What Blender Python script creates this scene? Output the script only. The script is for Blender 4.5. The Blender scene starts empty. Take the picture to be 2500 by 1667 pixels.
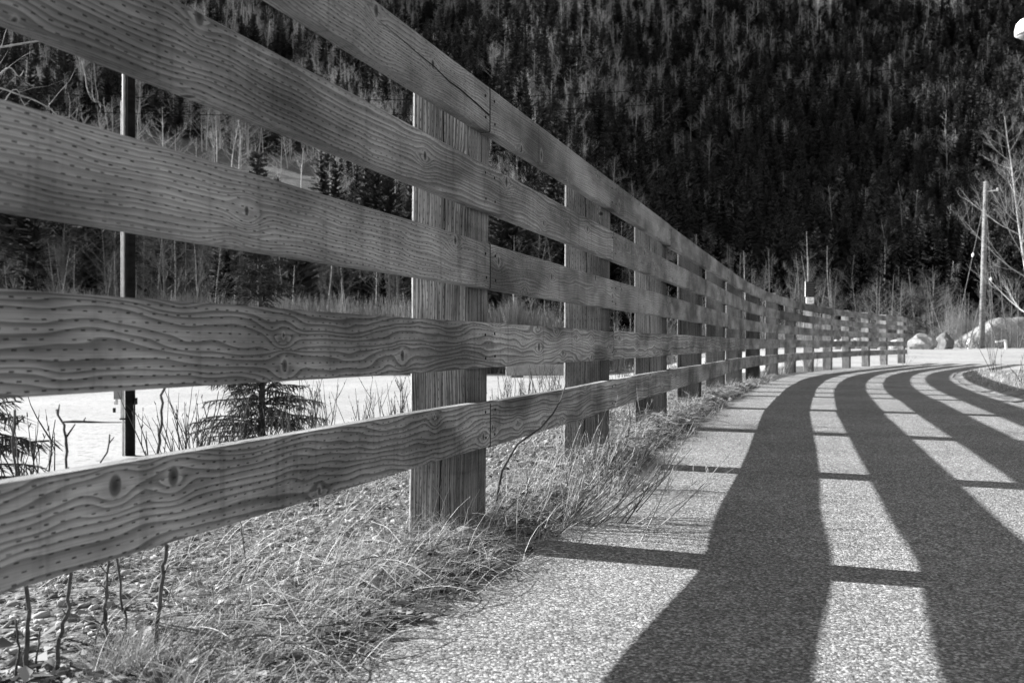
import bpy, math, random
import numpy as np
from mathutils import Vector, Matrix

random.seed(7)
rng = np.random.default_rng(7)
scene = bpy.context.scene
col = scene.collection

# ------------------------------------------------------------------ camera
CAM_H = 0.606
FPX = 2365.0            # focal length in pixels of the 2500 px wide photograph
CX, HOR = 1250.0, 839.0
cam_d = bpy.data.cameras.new('camera')
cam = bpy.data.objects.new('camera', cam_d)
col.objects.link(cam)
cam.location = (0, 0, CAM_H)
cam.rotation_euler = (math.radians(90.13), 0, 0)
cam_d.sensor_width = 36.0
cam_d.lens = 36.0 * FPX / 2500.0
cam_d.clip_start = 0.05
cam_d.clip_end = 4000
cam_d.dof.use_dof = True
cam_d.dof.focus_distance = 3.3
cam_d.dof.aperture_fstop = 7.5
scene.camera = cam

# ------------------------------------------------------------------ sky and sun
SUN_EL = math.radians(23.0)
SUN_DIR = Vector((-0.919 * math.cos(SUN_EL), 0.395 * math.cos(SUN_EL), math.sin(SUN_EL))).normalized()
SUN_AZ = math.atan2(SUN_DIR.x, SUN_DIR.y)
world = bpy.data.worlds.new('World')
scene.world = world
world.use_nodes = True
wn = world.node_tree
wn.nodes.clear()
sky = wn.nodes.new('ShaderNodeTexSky')
sky.sky_type = 'NISHITA'
sky.sun_disc = False
sky.sun_elevation = SUN_EL
sky.sun_rotation = SUN_AZ
bw = wn.nodes.new('ShaderNodeRGBToBW')        # the photograph is black and white
bg = wn.nodes.new('ShaderNodeBackground')
bg.inputs['Strength'].default_value = 0.084
wo = wn.nodes.new('ShaderNodeOutputWorld')
wn.links.new(sky.outputs[0], bw.inputs[0])
wn.links.new(bw.outputs[0], bg.inputs['Color'])
wn.links.new(bg.outputs[0], wo.inputs['Surface'])
sun_d = bpy.data.lights.new('sun', 'SUN')
sun_d.energy = 5.0
sun_d.angle = math.radians(0.5)
sun_d.color = (1.0, 1.0, 1.0)
sun = bpy.data.objects.new('sun', sun_d)
sun.rotation_euler = SUN_DIR.to_track_quat('Z', 'Y').to_euler()
sun.location = (-20, 10, 20)
col.objects.link(sun)

scene.view_settings.view_transform = 'Standard'
scene.view_settings.look = 'None'
scene.view_settings.gamma = 1.0
scene.view_settings.use_curve_mapping = False
scene.view_settings.exposure = 1.78
scene.render.engine = 'CYCLES'
scene.cycles.max_bounces = 5
scene.cycles.diffuse_bounces = 2
scene.cycles.transparent_max_bounces = 4
scene.cycles.use_denoising = True


# ------------------------------------------------------------------ helpers: objects
def tag(o, label=None, cat=None, group=None, kind=None):
    if label: o['label'] = label
    if cat: o['category'] = cat
    if group: o['group'] = group
    if kind: o['kind'] = kind
    return o


def empty(name, loc=(0, 0, 0), rz=0.0, label=None, cat=None, group=None, scale=1.0, tilt=0.0):
    o = bpy.data.objects.new(name, None)
    o.empty_display_size = 0.2
    col.objects.link(o)
    o.location = loc
    o.rotation_euler = (0, tilt, rz)
    o.scale = (scale, scale, scale)
    return tag(o, label, cat, group)


class MB:
    """collects faces; build() links them as one mesh object"""
    def __init__(s):
        s.v, s.f, s.uv, s.m = [], [], [], []

    def face(s, idx, uv=None, m=0):
        s.f.append(tuple(idx)); s.uv.append(uv); s.m.append(m)

    def quad(s, a, b, c, d, uv=None, m=0):
        n = len(s.v); s.v += [a, b, c, d]; s.face((n, n + 1, n + 2, n + 3), uv, m)

    def box(s, lo, hi, m=0, mat=None):
        x0, y0, z0 = lo; x1, y1, z1 = hi
        p = [(x0, y0, z0), (x1, y0, z0), (x1, y1, z0), (x0, y1, z0), (x0, y0, z1), (x1, y0, z1), (x1, y1, z1), (x0, y1, z1)]
        if mat is not None: p = [tuple(mat @ Vector(q)) for q in p]
        n = len(s.v); s.v += p
        for q in ((0, 3, 2, 1), (4, 5, 6, 7), (0, 1, 5, 4), (1, 2, 6, 5), (2, 3, 7, 6), (3, 0, 4, 7)):
            s.face([n + i for i in q], None, m)

    def tube(s, pts, rad, sides=5, m=0, cap=True):
        pts = [Vector(p) for p in pts]
        n0 = len(s.v); k = len(pts)
        t0 = (pts[1] - pts[0]).normalized()
        ref = Vector((0, 0, 1)) if abs(t0.z) < 0.9 else Vector((1, 0, 0))
        a = t0.cross(ref).normalized()
        for i, p in enumerate(pts):
            t = (pts[min(i + 1, k - 1)] - pts[max(i - 1, 0)]).normalized()
            a = (a - t * a.dot(t))
            a = a.normalized() if a.length > 1e-6 else t.orthogonal().normalized()
            b = t.cross(a)
            r = rad[i] if hasattr(rad, '__len__') else rad
            for j in range(sides):
                an = 2 * math.pi * j / sides
                s.v.append(tuple(p + a * (r * math.cos(an)) + b * (r * math.sin(an))))
        for i in range(k - 1):
            for j in range(sides):
                j2 = (j + 1) % sides
                s.face((n0 + i * sides + j, n0 + i * sides + j2, n0 + (i + 1) * sides + j2, n0 + (i + 1) * sides + j), None, m)
        if cap:
            s.face([n0 + j for j in range(sides)][::-1], None, m)
            s.face([n0 + (k - 1) * sides + j for j in range(sides)], None, m)

    def lathe(s, prof, sides=16, c=(0, 0, 0), m=0):
        n0 = len(s.v); k = len(prof)
        for r, z in prof:
            for j in range(sides):
                an = 2 * math.pi * j / sides
                s.v.append((c[0] + r * math.cos(an), c[1] + r * math.sin(an), c[2] + z))
        for i in range(k - 1):
            for j in range(sides):
                j2 = (j + 1) % sides
                s.face((n0 + i * sides + j, n0 + i * sides + j2, n0 + (i + 1) * sides + j2, n0 + (i + 1) * sides + j), None, m)
        s.face([n0 + j for j in range(sides)][::-1], None, m)
        s.face([n0 + (k - 1) * sides + j for j in range(sides)], None, m)

    def mesh(s, name, mats, smooth=False):
        me = bpy.data.meshes.new(name)
        me.from_pydata([tuple(q) for q in s.v], [], s.f)
        for mt in (mats if isinstance(mats, (list, tuple)) else [mats]): me.materials.append(mt)
        me.polygons.foreach_set('material_index', s.m)
        if any(u is not None for u in s.uv):
            l = me.uv_layers.new(name='UVMap')
            flat = []
            for f, u in zip(s.f, s.uv):
                for i in range(len(f)): flat += list(u[i]) if u is not None else [0, 0]
            l.data.foreach_set('uv', flat)
        if smooth: me.polygons.foreach_set('use_smooth', [True] * len(s.f))
        me.update()
        return me

    def build(s, name, mats, parent=None, smooth=False):
        return link(name, s.mesh(name, mats, smooth), parent)


def link(name, me, parent=None):
    o = bpy.data.objects.new(name, me)
    col.objects.link(o)
    if parent is not None: o.parent = parent
    return o


def np_mesh(name, V, F, mats, smooth=False, midx=None):
    """V (n,3) array, F (m,k) int array of equal-sized faces"""
    me = bpy.data.meshes.new(name)
    n, k = F.shape
    me.vertices.add(len(V)); me.vertices.foreach_set('co', np.asarray(V, np.float32).ravel())
    me.loops.add(n * k); me.loops.foreach_set('vertex_index', F.astype(np.int32).ravel())
    me.polygons.add(n); me.polygons.foreach_set('loop_start', np.arange(0, n * k, k, dtype=np.int32))
    for mt in (mats if isinstance(mats, (list, tuple)) else [mats]): me.materials.append(mt)
    if midx is not None: me.polygons.foreach_set('material_index', midx.astype(np.int32))
    if smooth: me.polygons.foreach_set('use_smooth', np.ones(n, bool))
    me.update(calc_edges=True)
    me.validate()
    return me


# ------------------------------------------------------------------ helpers: shader expressions
class S:
    def __init__(s, nt, k): s.nt, s.k = nt, k
    def op(s, o, b=None, c=None, clamp=False):
        n = s.nt.nodes.new('ShaderNodeMath'); n.operation = o; n.use_clamp = clamp
        for i, q in enumerate((s, b, c)):
            if q is None: continue
            if isinstance(q, S): s.nt.links.new(q.k, n.inputs[i])
            else: n.inputs[i].default_value = q
        return S(s.nt, n.outputs[0])
    def __add__(s, b): return s.op('ADD', b)
    def __radd__(s, b): return s.op('ADD', b)
    def __sub__(s, b): return s.op('SUBTRACT', b)
    def __rsub__(s, b): return (s * -1.0) + b
    def __mul__(s, b): return s.op('MULTIPLY', b)
    def __rmul__(s, b): return s.op('MULTIPLY', b)
    def __truediv__(s, b): return s.op('DIVIDE', b)
    def abs(s): return s.op('ABSOLUTE')
    def fract(s): return s.op('FRACT')
    def floor(s): return s.op('FLOOR')
    def pow(s, e): return s.op('POWER', e)
    def exp(s): return s.op('EXPONENT')
    def sqrt(s): return s.op('SQRT')
    def sin(s): return s.op('SINE')
    def clamp(s): return s.op('ADD', 0.0, clamp=True)
    def max(s, b): return s.op('MAXIMUM', b)
    def min(s, b): return s.op('MINIMUM', b)
    def gt(s, b): return s.op('GREATER_THAN', b)
    def ss(s, lo, hi, a=0.0, b=1.0):
        """smooth step from lo to hi mapped to a..b"""
        n = s.nt.nodes.new('ShaderNodeMapRange'); n.interpolation_type = 'SMOOTHSTEP'
        s.nt.links.new(s.k, n.inputs['Value'])
        n.inputs['From Min'].default_value = lo; n.inputs['From Max'].default_value = hi
        n.inputs['To Min'].default_value = a; n.inputs['To Max'].default_value = b
        return S(s.nt, n.outputs[0])


def mix(f, a, b):
    """a*(1-f)+b*f"""
    return (b - a) * f + a if isinstance(b, S) else ((a * -1.0) + b) * f + a if isinstance(a, S) else f * (b - a) + a


class M:
    def __init__(s, name):
        s.mat = bpy.data.materials.new(name); s.mat.use_nodes = True
        s.nt = s.mat.node_tree; s.nt.nodes.clear()
        s.out = s.nt.nodes.new('ShaderNodeOutputMaterial')
        s.bsdf = s.nt.nodes.new('ShaderNodeBsdfPrincipled')
        s.nt.links.new(s.bsdf.outputs[0], s.out.inputs[0])
        s.bsdf.inputs['Specular IOR Level'].default_value = 0.1
        s._pos = None
    def w(s, k): return S(s.nt, k)
    def xyz(s, k):
        n = s.nt.nodes.new('ShaderNodeSeparateXYZ'); s.nt.links.new(k, n.inputs[0])
        return [S(s.nt, n.outputs[i]) for i in range(3)]
    def pos(s):
        if s._pos is None: s._pos = s.xyz(s.nt.nodes.new('ShaderNodeNewGeometry').outputs['Position'])
        return s._pos
    def obj(s): return s.xyz(s.nt.nodes.new('ShaderNodeTexCoord').outputs['Object'])
    def uv(s): return s.xyz(s.nt.nodes.new('ShaderNodeUVMap').outputs[0])[:2]
    def rnd(s): return s.w(s.nt.nodes.new('ShaderNodeObjectInfo').outputs['Random'])
    def attr(s, n, typ='GEOMETRY'):
        a = s.nt.nodes.new('ShaderNodeAttribute'); a.attribute_name = n; a.attribute_type = typ
        return s.w(a.outputs['Fac'])
    def vec(s, x, y, z=0.0):
        n = s.nt.nodes.new('ShaderNodeCombineXYZ')
        for i, q in enumerate((x, y, z)):
            if isinstance(q, S): s.nt.links.new(q.k, n.inputs[i])
            else: n.inputs[i].default_value = q
        return n.outputs[0]
    def noise(s, v, scale=1.0, detail=2.0, rough=0.5, dist=0.0):
        n = s.nt.nodes.new('ShaderNodeTexNoise'); s.nt.links.new(v, n.inputs['Vector'])
        n.inputs['Scale'].default_value = scale; n.inputs['Detail'].default_value = detail
        n.inputs['Roughness'].default_value = rough; n.inputs['Distortion'].default_value = dist
        return s.w(n.outputs['Fac'])
    def voro(s, v, scale=1.0, feature='F1', dim='3D'):
        n = s.nt.nodes.new('ShaderNodeTexVoronoi'); n.voronoi_dimensions = dim; n.feature = feature
        s.nt.links.new(v, n.inputs['Vector']); n.inputs['Scale'].default_value = scale
        return n
    def color(s, val):
        n = s.nt.nodes.new('ShaderNodeCombineColor')
        for i in range(3): s.nt.links.new(val.k, n.inputs[i])
        s.nt.links.new(n.outputs[0], s.bsdf.inputs['Base Color'])
    def gray(s, g): s.bsdf.inputs['Base Color'].default_value = (g, g, g, 1)
    def rough(s, r):
        if isinstance(r, S): s.nt.links.new(r.k, s.bsdf.inputs['Roughness'])
        else: s.bsdf.inputs['Roughness'].default_value = r
    def bump(s, h, dist=0.01, strength=1.0):
        n = s.nt.nodes.new('ShaderNodeBump'); n.inputs['Distance'].default_value = dist
        n.inputs['Strength'].default_value = strength
        s.nt.links.new(h.k, n.inputs['Height']); s.nt.links.new(n.outputs[0], s.bsdf.inputs['Normal'])


def simple(name, g, var=0.25, scale=8.0, rough=0.85, bump=0.0, space='obj'):
    m = M(name)
    x, y, z = m.obj() if space == 'obj' else m.pos()
    n = m.noise(m.vec(x, y, z), scale, 4.0, 0.6)
    m.color(n.ss(0.25, 0.75, g * (1 - var), g * (1 + var)))
    m.rough(rough)
    if bump: m.bump(n, bump)
    return m.mat


def mat_wood(name, post=False):
    m = M(name)
    u, v = m.uv()
    r = m.rnd()
    tone = m.attr('tone', 'OBJECT')
    bold = m.attr('bold', 'OBJECT')
    figure = m.attr('figure', 'OBJECT')
    uo = u + r * 53.0
    # knots: scattered centres; the grain bends round them
    kx, ky = uo * 3.0, v * 7.0 + r * 11.0
    vo = m.voro(m.vec(kx, ky), 1.0, dim='2D')
    px, py, _ = m.xyz(vo.outputs['Position'])
    kr, kg, kb = m.xyz(vo.outputs['Color'])
    dx, dy = (kx - px) / 3.0, (ky - py) / 7.0
    act = kr.gt(0.32 if not post else 0.72)
    size = kg * 0.012 + 0.005
    kd = ((dx * dx) * 1.6 + dy * dy).sqrt()
    infl = (((dx / 0.045) * (dx / 0.045) + (dy / 0.035) * (dy / 0.035)) * -1.0).exp() * act
    lown = m.noise(m.vec(uo * 1.1, v * 3.0, r * 9.0), 1.0, 2.0) - 0.5
    midn = m.noise(m.vec(uo * 4.2, v * 7.0, r * 5.0), 1.0, 2.0) - 0.5
    fign = m.noise(m.vec(uo * 2.6, v * 11.0, r * 13.0), 1.0, 2.0) - 0.5
    q = v + lown * 0.10 + fign * (figure * 0.16) + midn * 0.024 + (infl * 0.030) * (dy / (dy.abs() + 0.008)) * -1.0 + infl * 0.006
    irr = m.noise(m.vec(q * 40.0, r * 20.0, 0.0), 1.0, 1.0)
    freq = mix(bold, 130.0, 62.0) if not post else 120.0
    ph = q * freq + irr * 1.8
    saw = ph.fract()
    late = saw.ss(0.15, 0.9) * (1.0 - saw.ss(0.90, 1.0))
    rim = saw.ss(0.0, 0.08, 1.0, 0.0)
    fib = m.noise(m.vec(uo * 9.0, v * 420.0, r), 1.0, 3.0, 0.6)
    stain = m.noise(m.vec(uo * 2.2, v * 5.0, r * 3.0), 1.0, 4.0, 0.6)
    drip = m.noise(m.vec(uo * 26.0, v * 1.6, r * 7.0), 1.0, 3.0, 0.6)
    base = 0.265 if not post else 0.21
    c = mix(late * (mix(bold, 0.55, 0.95) if not post else 0.55), base, base * 0.38)
    c = c * (rim * (bold * 0.22) + 1.0)
    c = c * fib.ss(0.25, 0.75, 0.80, 1.18)
    c = c * stain.ss(0.3, 0.7, 1.5, 0.5) * m.noise(m.vec(uo * 0.9, v * 1.5, r * 23.0), 1.0, 3.0, 0.6).ss(0.35, 0.68, 1.18, 0.72)
    c = c * drip.ss(0.5, 0.76, 1.04, 0.74)
    core = kd / size
    kmask = core.ss(0.8, 1.15, 1.0, 0.0) * act
    halo = core.ss(1.1, 2.2, 1.0, 0.0) * act
    c = mix(halo * 0.5, c, base * 1.25)
    c = mix(kmask, c, core.ss(0.2, 0.9, base * 0.18, base * 0.42))
    # incision slits of pressure-treated timber
    PV, PU = 0.0137, 0.0295
    vj = v + (m.noise(m.vec(uo * 3.0, v * 20.0), 1.0, 1.0) - 0.5) * 0.003
    row = (vj / PV).floor()
    uu = (u / PU + row * 0.43 + r * 3.0)
    cell = uu.floor()
    jit = (((cell * 12.9898 + row * 78.233).sin() * 43758.5).fract() - 0.5)
    fu = (uu.fract() - 0.5).abs() * PU
    fv = ((vj / PV).fract() - 0.5).abs() * PV + jit * 0.0006
    slit = fu.ss(0.0028, 0.0048, 1.0, 0.0) * fv.ss(0.0005, 0.0013, 1.0, 0.0) * jit.ss(-0.5, -0.38)
    c = mix(slit * m.noise(m.vec(uo * 1.7, v * 9.0, r * 2.0), 1.0, 2.0).ss(0.3, 0.62, 0.3, 0.85), c, 0.02)
    h = fib * 0.35 + late * 0.45 - slit * 1.6 - kmask * 0.6
    if post:
        # weathered ridges and long drying checks
        rid = m.noise(m.vec(uo * 3.0, v * 130.0 + q * 60.0, r), 1.0, 4.0, 0.65)
        c = c * mix(bold, rid.ss(0.36, 0.64, 0.72, 1.15), rid.ss(0.38, 0.62, 0.42, 1.3))
        wob = (m.noise(m.vec(u * 1.3, r * 40.0), 1.0, 2.0) - 0.5) * 0.035
        cr = ((v / 0.19 + r * 0.6).fract() - 0.55) * 0.19 + wob
        wid = m.noise(m.vec(u * 2.0, r * 31.0), 1.0, 1.0).ss(0.3, 0.7, 0.0004, 0.0028)
        crack = (cr.abs() / wid).ss(0.8, 1.3, 1.0, 0.0)
        c = mix(crack, c, 0.01)
        h = h + rid * (bold * 0.9 + 0.4) - crack * 3.0
    c = c * tone
    m.color(c)
    m.rough(0.82)
    m.bump(h, 0.0035 if not post else 0.005, 0.8)
    return m.mat


def mat_path():
    m = M('asphalt_path')
    x, y, z = m.pos()
    P = m.vec(x, y, z)
    v1 = m.voro(P, 165.0); v2 = m.voro(P, 290.0)
    c1 = m.xyz(v1.outputs['Color'])[0]; c2 = m.xyz(v2.outputs['Color'])[1]
    d1 = m.w(v1.outputs['Distance']); d2 = m.w(v2.outputs['Distance'])
    big = m.noise(P, 1.1, 4.0, 0.6); med = m.noise(P, 14.0, 3.0, 0.6)
    pit = m.noise(P, 95.0, 2.0, 0.6)
    gr = m.noise(P, 120.0, 5.0, 0.8)
    c = (c1.pow(2.2) * 0.36 + 0.145) * c2.ss(0.0, 1.0, 0.8, 1.15) * gr.ss(0.36, 0.6, 0.55, 1.25)
    c = c * d1.ss(0.3, 0.7, 1.06, 0.8)
    c = c * pit.ss(0.30, 0.46, 0.5, 1.0)
    c = c * big.ss(0.3, 0.7, 0.86, 1.12) * med.ss(0.3, 0.7, 0.92, 1.08)
    # a few hairline cracks
    wv = m.vec(x + med * 0.25, y + big * 0.6, 0.0)
    ce = m.voro(wv, 0.33, 'DISTANCE_TO_EDGE', '2D')
    crk = m.w(ce.outputs['Distance']).ss(0.0, 0.0022, 1.0, 0.0) * m.noise(P, 0.45, 1.0).ss(0.5, 0.62)
    c = mix(crk * 0.75, c, 0.03)
    m.color(c); m.rough(0.9)
    h = d1 * -0.5 + d2 * -0.3 + pit * 0.7 + gr * 0.7 - crk * 0.8
    m.bump(h, 0.0045, 0.75)
    return m.mat


def mat_ground():
    m = M('gravel_and_forest_soil')
    x, y, z = m.pos()
    P = m.vec(x, y, z)
    lot = m.attr('lot'); forest = m.attr('forest'); soil_shade = m.attr('soil_shade'); bank = m.attr('bank'); verge = m.attr('verge')
    v1 = m.voro(P, 55.0); v2 = m.voro(P, 120.0)
    c1 = m.xyz(v1.outputs['Color'])[0]; d1 = m.w(v1.outputs['Distance']); d2 = m.w(v2.outputs['Distance'])
    big = m.noise(P, 0.7, 5.0, 0.6); med = m.noise(P, 9.0, 4.0, 0.65); far = m.noise(P, 0.06, 5.0, 0.6)
    gravel = (c1 * 0.15 + 0.08) * d1.ss(0.3, 0.65, 1.1, 0.5) * med.ss(0.3, 0.7, 0.75, 1.15)
    deb = m.noise(m.vec(x * 2.2, y * 2.2, z), 3.0, 5.0, 0.7)
    sand = (big * 0.09 + 0.29) * deb.ss(0.50, 0.64, 1.0, 0.68) * m.noise(P, 30.0, 3.0, 0.6).ss(0.3, 0.62, 0.78, 1.05) * m.noise(P, 0.35, 4.0, 0.6).ss(0.35, 0.7, 1.08, 0.86)
    vs = m.voro(P, 5.0); sp = m.xyz(vs.outputs['Color'])[0].gt(0.72) * m.w(vs.outputs['Distance']).ss(0.12, 0.26, 1.0, 0.0)
    sand = mix(sp * 0.75, sand, 0.07)
    duff = (big * 0.05 + 0.022) * med.ss(0.3, 0.7, 0.6, 1.3)
    grass = (m.noise(P, 1.5, 5.0, 0.7).ss(0.3, 0.7, 0.07, 0.17))
    vsoil = med.ss(0.35, 0.65, 0.10, 0.28)
    c = mix(lot, gravel, sand)
    c = mix(verge, c, vsoil)
    c = mix(soil_shade, c, med.ss(0.3, 0.7, 0.015, 0.06))  # dark humus, with the shade of the lip painted into its colour
    c = mix(forest, c, duff)
    c = mix(bank, c, grass)
    m.color(c); m.rough(0.95)
    m.bump((d1 * -0.6 + d2 * -0.3 + med * 0.8) * (lot * -0.75 + 1.0), 0.012, 0.7)
    return m.mat


def mat_stone(name, g):
    m = M(name)
    x, y, z = m.obj()
    P = m.vec(x, y, z)
    n = m.noise(P, 5.0, 6.0, 0.65); r = m.rnd()
    m.color(n.ss(0.25, 0.75, g * 0.6, g * 1.25) * r.ss(0.0, 1.0, 0.85, 1.1))
    m.rough(0.9); m.bump(m.noise(P, 16.0, 5.0, 0.7), 0.02)
    return m.mat


def mat_island(name, lo, hi, scale=1.0, rough=0.85, sheen=0.0):
    """one object of many loose pieces: each piece its own tone"""
    m = M(name)
    r = m.w(m.nt.nodes.new('ShaderNodeNewGeometry').outputs['Random Per Island'])
    m.color(r.ss(0.0, 1.0, lo, hi)); m.rough(rough)
    return m.mat


def mat_foliage(name, lo, hi):
    m = M(name)
    r = m.rnd()
    isl = m.w(m.nt.nodes.new('ShaderNodeNewGeometry').outputs['Random Per Island'])
    m.color((r * 0.5 + isl * 0.5).ss(0.1, 0.9, lo, hi)); m.rough(1.0); m.bsdf.inputs['Specular IOR Level'].default_value = 0.0
    return m.mat


def mat_bark(name, lo, hi):
    m = M(name)
    x, y, z = m.obj()
    n = m.noise(m.vec(x * 3.0, y * 3.0, z * 8.0), 2.0, 4.0, 0.7)
    m.color(n.ss(0.35, 0.62, lo, hi)); m.rough(0.85)
    return m.mat


def mat_metal(name, g, rough=0.4):
    m = M(name)
    x, y, z = m.obj()
    n = m.noise(m.vec(x, y, z), 12.0, 3.0)
    m.color(n.ss(0.3, 0.7, g * 0.85, g * 1.1)); m.rough(rough)
    m.bsdf.inputs['Metallic'].default_value = 0.6
    return m.mat


MT = dict(
    end_grain=simple('weathered_end_grain', 0.02, 0.3, 60.0),  # board end faces, much darker than the long faces
    lit_needles=mat_foliage('lit_needles', 0.035, 0.09),  # lit copy of the conifer needles, sunlight put into the colour
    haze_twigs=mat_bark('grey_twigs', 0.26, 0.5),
    rail=mat_wood('weathered_rail_timber'), post=mat_wood('weathered_post_timber', True), path=mat_path(), ground=mat_ground(),
    stone=mat_stone('pale_stone', 0.31), dark_stone=mat_stone('dark_stone', 0.16), grey_stone=mat_stone('grey_stone', 0.28),
    pebble=mat_island('pebbles', 0.07, 0.36), grass=mat_island('dry_grass', 0.16, 0.52), leaf=mat_island('leaf_litter', 0.02, 0.26),
    twig=mat_island('dead_twigs', 0.06, 0.34), bark=mat_bark('dark_twig_bark', 0.035, 0.09), pale_twig=mat_bark('pale_dead_stem', 0.2, 0.4),
    needles=mat_foliage('spruce_needles', 0.006, 0.016), needles_near=mat_foliage('young_spruce_needles', 0.03, 0.06),  # far needles: shade at the hill foot put into the colour
    conifer_bark=mat_bark('spruce_bark', 0.03, 0.08), birch=mat_bark('birch_bark', 0.22, 0.6), ashbirch=mat_bark('light_birch_bark', 0.18, 0.42), ash=mat_bark('grey_trunk_bark', 0.06, 0.2), alder=mat_bark('grey_bark', 0.06, 0.16),
    brush=mat_foliage('brush_stems', 0.08, 0.21), creosote=mat_bark('creosoted_pole', 0.003, 0.009), pole=mat_bark('weathered_pole', 0.09, 0.22), cotton=mat_bark('pale_grey_bark', 0.14, 0.34),
    conduit=simple('galvanised_conduit', 0.6, 0.15, 12.0, 0.5), white=simple('white_paint', 0.72, 0.06), dark=simple('black_paint', 0.02, 0.1),
    concrete=simple('grey_concrete', 0.25, 0.2, 3.0, 0.9, 0.01), crack=simple('dark_crack', 0.008, 0.1), wire=simple('black_cable', 0.012, 0.1),
    glass=simple('dark_window_glass', 0.02, 0.1, rough=0.08), rubber=simple('rubber', 0.02, 0.1), signdark=simple('dark_sign_panel', 0.03, 0.1),
    signrow=simple('sign_rows', 0.075, 0.1), heap=simple('pale_gravel_heap', 0.22, 0.35, 1.6, 0.95, 0.05, 'pos'), lens=simple('lamp_lens', 0.22, 0.1, rough=0.2),
)

# ------------------------------------------------------------------ fence line and terrain height
def fx(y): return -1.09 + 0.325 * y + 0.0098 * np.maximum(np.asarray(y, float) - 11.0, 0) ** 2


_ys = np.concatenate([np.linspace(-12, 29.9, 520)])
_fp = np.stack([fx(_ys), _ys], 1)
_t = _fp[-1] - _fp[-2]; _t /= np.hypot(*_t)
_ext = _fp[-1] + _t * np.linspace(0.3, 160, 180)[:, None]
_bt = _fp[0] - _fp[1]; _bt /= np.hypot(*_bt)
_bex = (_fp[0] + _bt * np.linspace(0.3, 60, 60)[:, None])[::-1]
FL = np.concatenate([_bex, _fp, _ext])
FT = np.gradient(FL, axis=0); FT /= np.hypot(FT[:, 0], FT[:, 1])[:, None]
FS = np.concatenate([[0], np.cumsum(np.hypot(*np.diff(FL, axis=0).T))])


def fence_d(x, y):
    """signed distance left (+) of the fence face line"""
    x = np.atleast_1d(np.asarray(x, float)).ravel(); y = np.atleast_1d(np.asarray(y, float)).ravel()
    out = np.empty(len(x))
    for i in range(0, len(x), 4000):
        dx = x[i:i + 4000, None] - FL[None, :, 0]; dy = y[i:i + 4000, None] - FL[None, :, 1]
        k = np.argmin(dx * dx + dy * dy, 1); j = np.arange(len(k))
        t = FT[k]
        out[i:i + 4000] = -t[:, 1] * dx[j, k] + t[:, 0] * dy[j, k]
    return out


def ss(a, b, t):
    t = np.clip((np.asarray(t, float) - a) / (b - a), 0, 1)
    return t * t * (3 - 2 * t)


def vnoise(x, y, seed=0):
    """smooth value noise"""
    x = np.asarray(x, float); y = np.asarray(y, float)
    xi = np.floor(x); yi = np.floor(y); fx_ = x - xi; fy_ = y - yi
    def h(a, b):
        q = np.sin(a * 127.1 + b * 311.7 + seed * 74.7) * 43758.5453
        return q - np.floor(q)
    fx_ = fx_ * fx_ * (3 - 2 * fx_); fy_ = fy_ * fy_ * (3 - 2 * fy_)
    return (h(xi, yi) * (1 - fx_) + h(xi + 1, yi) * fx_) * (1 - fy_) + (h(xi, yi + 1) * (1 - fx_) + h(xi + 1, yi + 1) * fx_) * fy_


def fbm(x, y, seed=0, o=4):
    s = 0; a = 0.5
    for i in range(o):
        s = s + a * vnoise(np.asarray(x) * 2 ** i, np.asarray(y) * 2 ** i, seed + i); a *= 0.5
    return s


def foot(x, y):
    a = x / np.maximum(y, 1.0)
    return 62 + 14 * ss(-0.35, 0.0, a) + 78 * ss(0.02, 0.2, a)


def hill(x, y):
    t = np.maximum(y - foot(x, y), 0)
    h = (0.0215 + 0.006 * ss(0.0, 0.2, x / np.maximum(y, 1.0))) * t ** 1.52
    h = h + t * 0.10 * (fbm(x / 60, y / 60, 3) - 0.5) + np.minimum(t, 40) * 0.05 * (fbm(x / 13, y / 13, 5) - 0.5)
    return h


PATH_W = 2.72


def path_z(y):
    """the path swells gently along its length"""
    y = np.asarray(y, float)
    return 0.006 * (1 - ss(1.7, 2.3, y)) - 0.015 * np.exp(-((y - 2.75) / 0.45) ** 2) + 0.055 * ss(3.0, 8.5, y) * (1 - ss(15, 25, y))


def H(x, y, d=None):
    x = np.atleast_1d(np.asarray(x, float)).ravel(); y = np.atleast_1d(np.asarray(y, float)).ravel()
    if d is None: d = fence_d(x, y)
    u = x - 0.12 * y
    rise = 0.34 * ss(28, 46, y) * ss(3, 10, u)
    low = -1.1 * (1 - ss(-1.5, 6, u)) + rise
    near = -0.006 + rise + path_z(y)
    n1 = fbm(x * 3.1, y * 3.1, 11); n2 = fbm(x * 14, y * 14, 12, 3)
    # shoulder with a ragged lip of soil and debris along the path edge
    lip = 0.075 * np.exp(-((d - 0.01) / 0.13) ** 2) * np.clip(n1 * 2.4 - 0.4, 0, 1) * (0.55 + 0.9 * n2) * ss(1.9, 2.7, y) * (1 - ss(14, 22, y))
    shoulder = (n1 - 0.5) * 0.04 * ss(0.0, 0.5, d) + (n2 - 0.5) * 0.012
    left = near + np.where(d > -0.30, lip * ss(-0.30, -0.12, d), 0) + np.where(d > -0.04, shoulder * ss(-0.04, 0.15, d), 0)
    zl = left + (low - left) * ss(1.0, 3.8, d) + (fbm(x / 3, y / 3, 21) - 0.5) * 0.05 * ss(3, 6, d)
    r = -d - PATH_W
    vg = ss(0.0, 0.35, r) * (0.045 + 0.06 * (fbm(x * 1.3, y * 1.3, 31) - 0.35) + 0.03 * (n1 - 0.5)) * (1 - ss(19.5, 21, y))
    zr = near + np.where(r > 0, vg, 0)
    z = np.where(d > -0.31, zl, zr)
    return z + hill(x, y)


def Hs(x, y): return float(H(x, y)[0])


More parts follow.
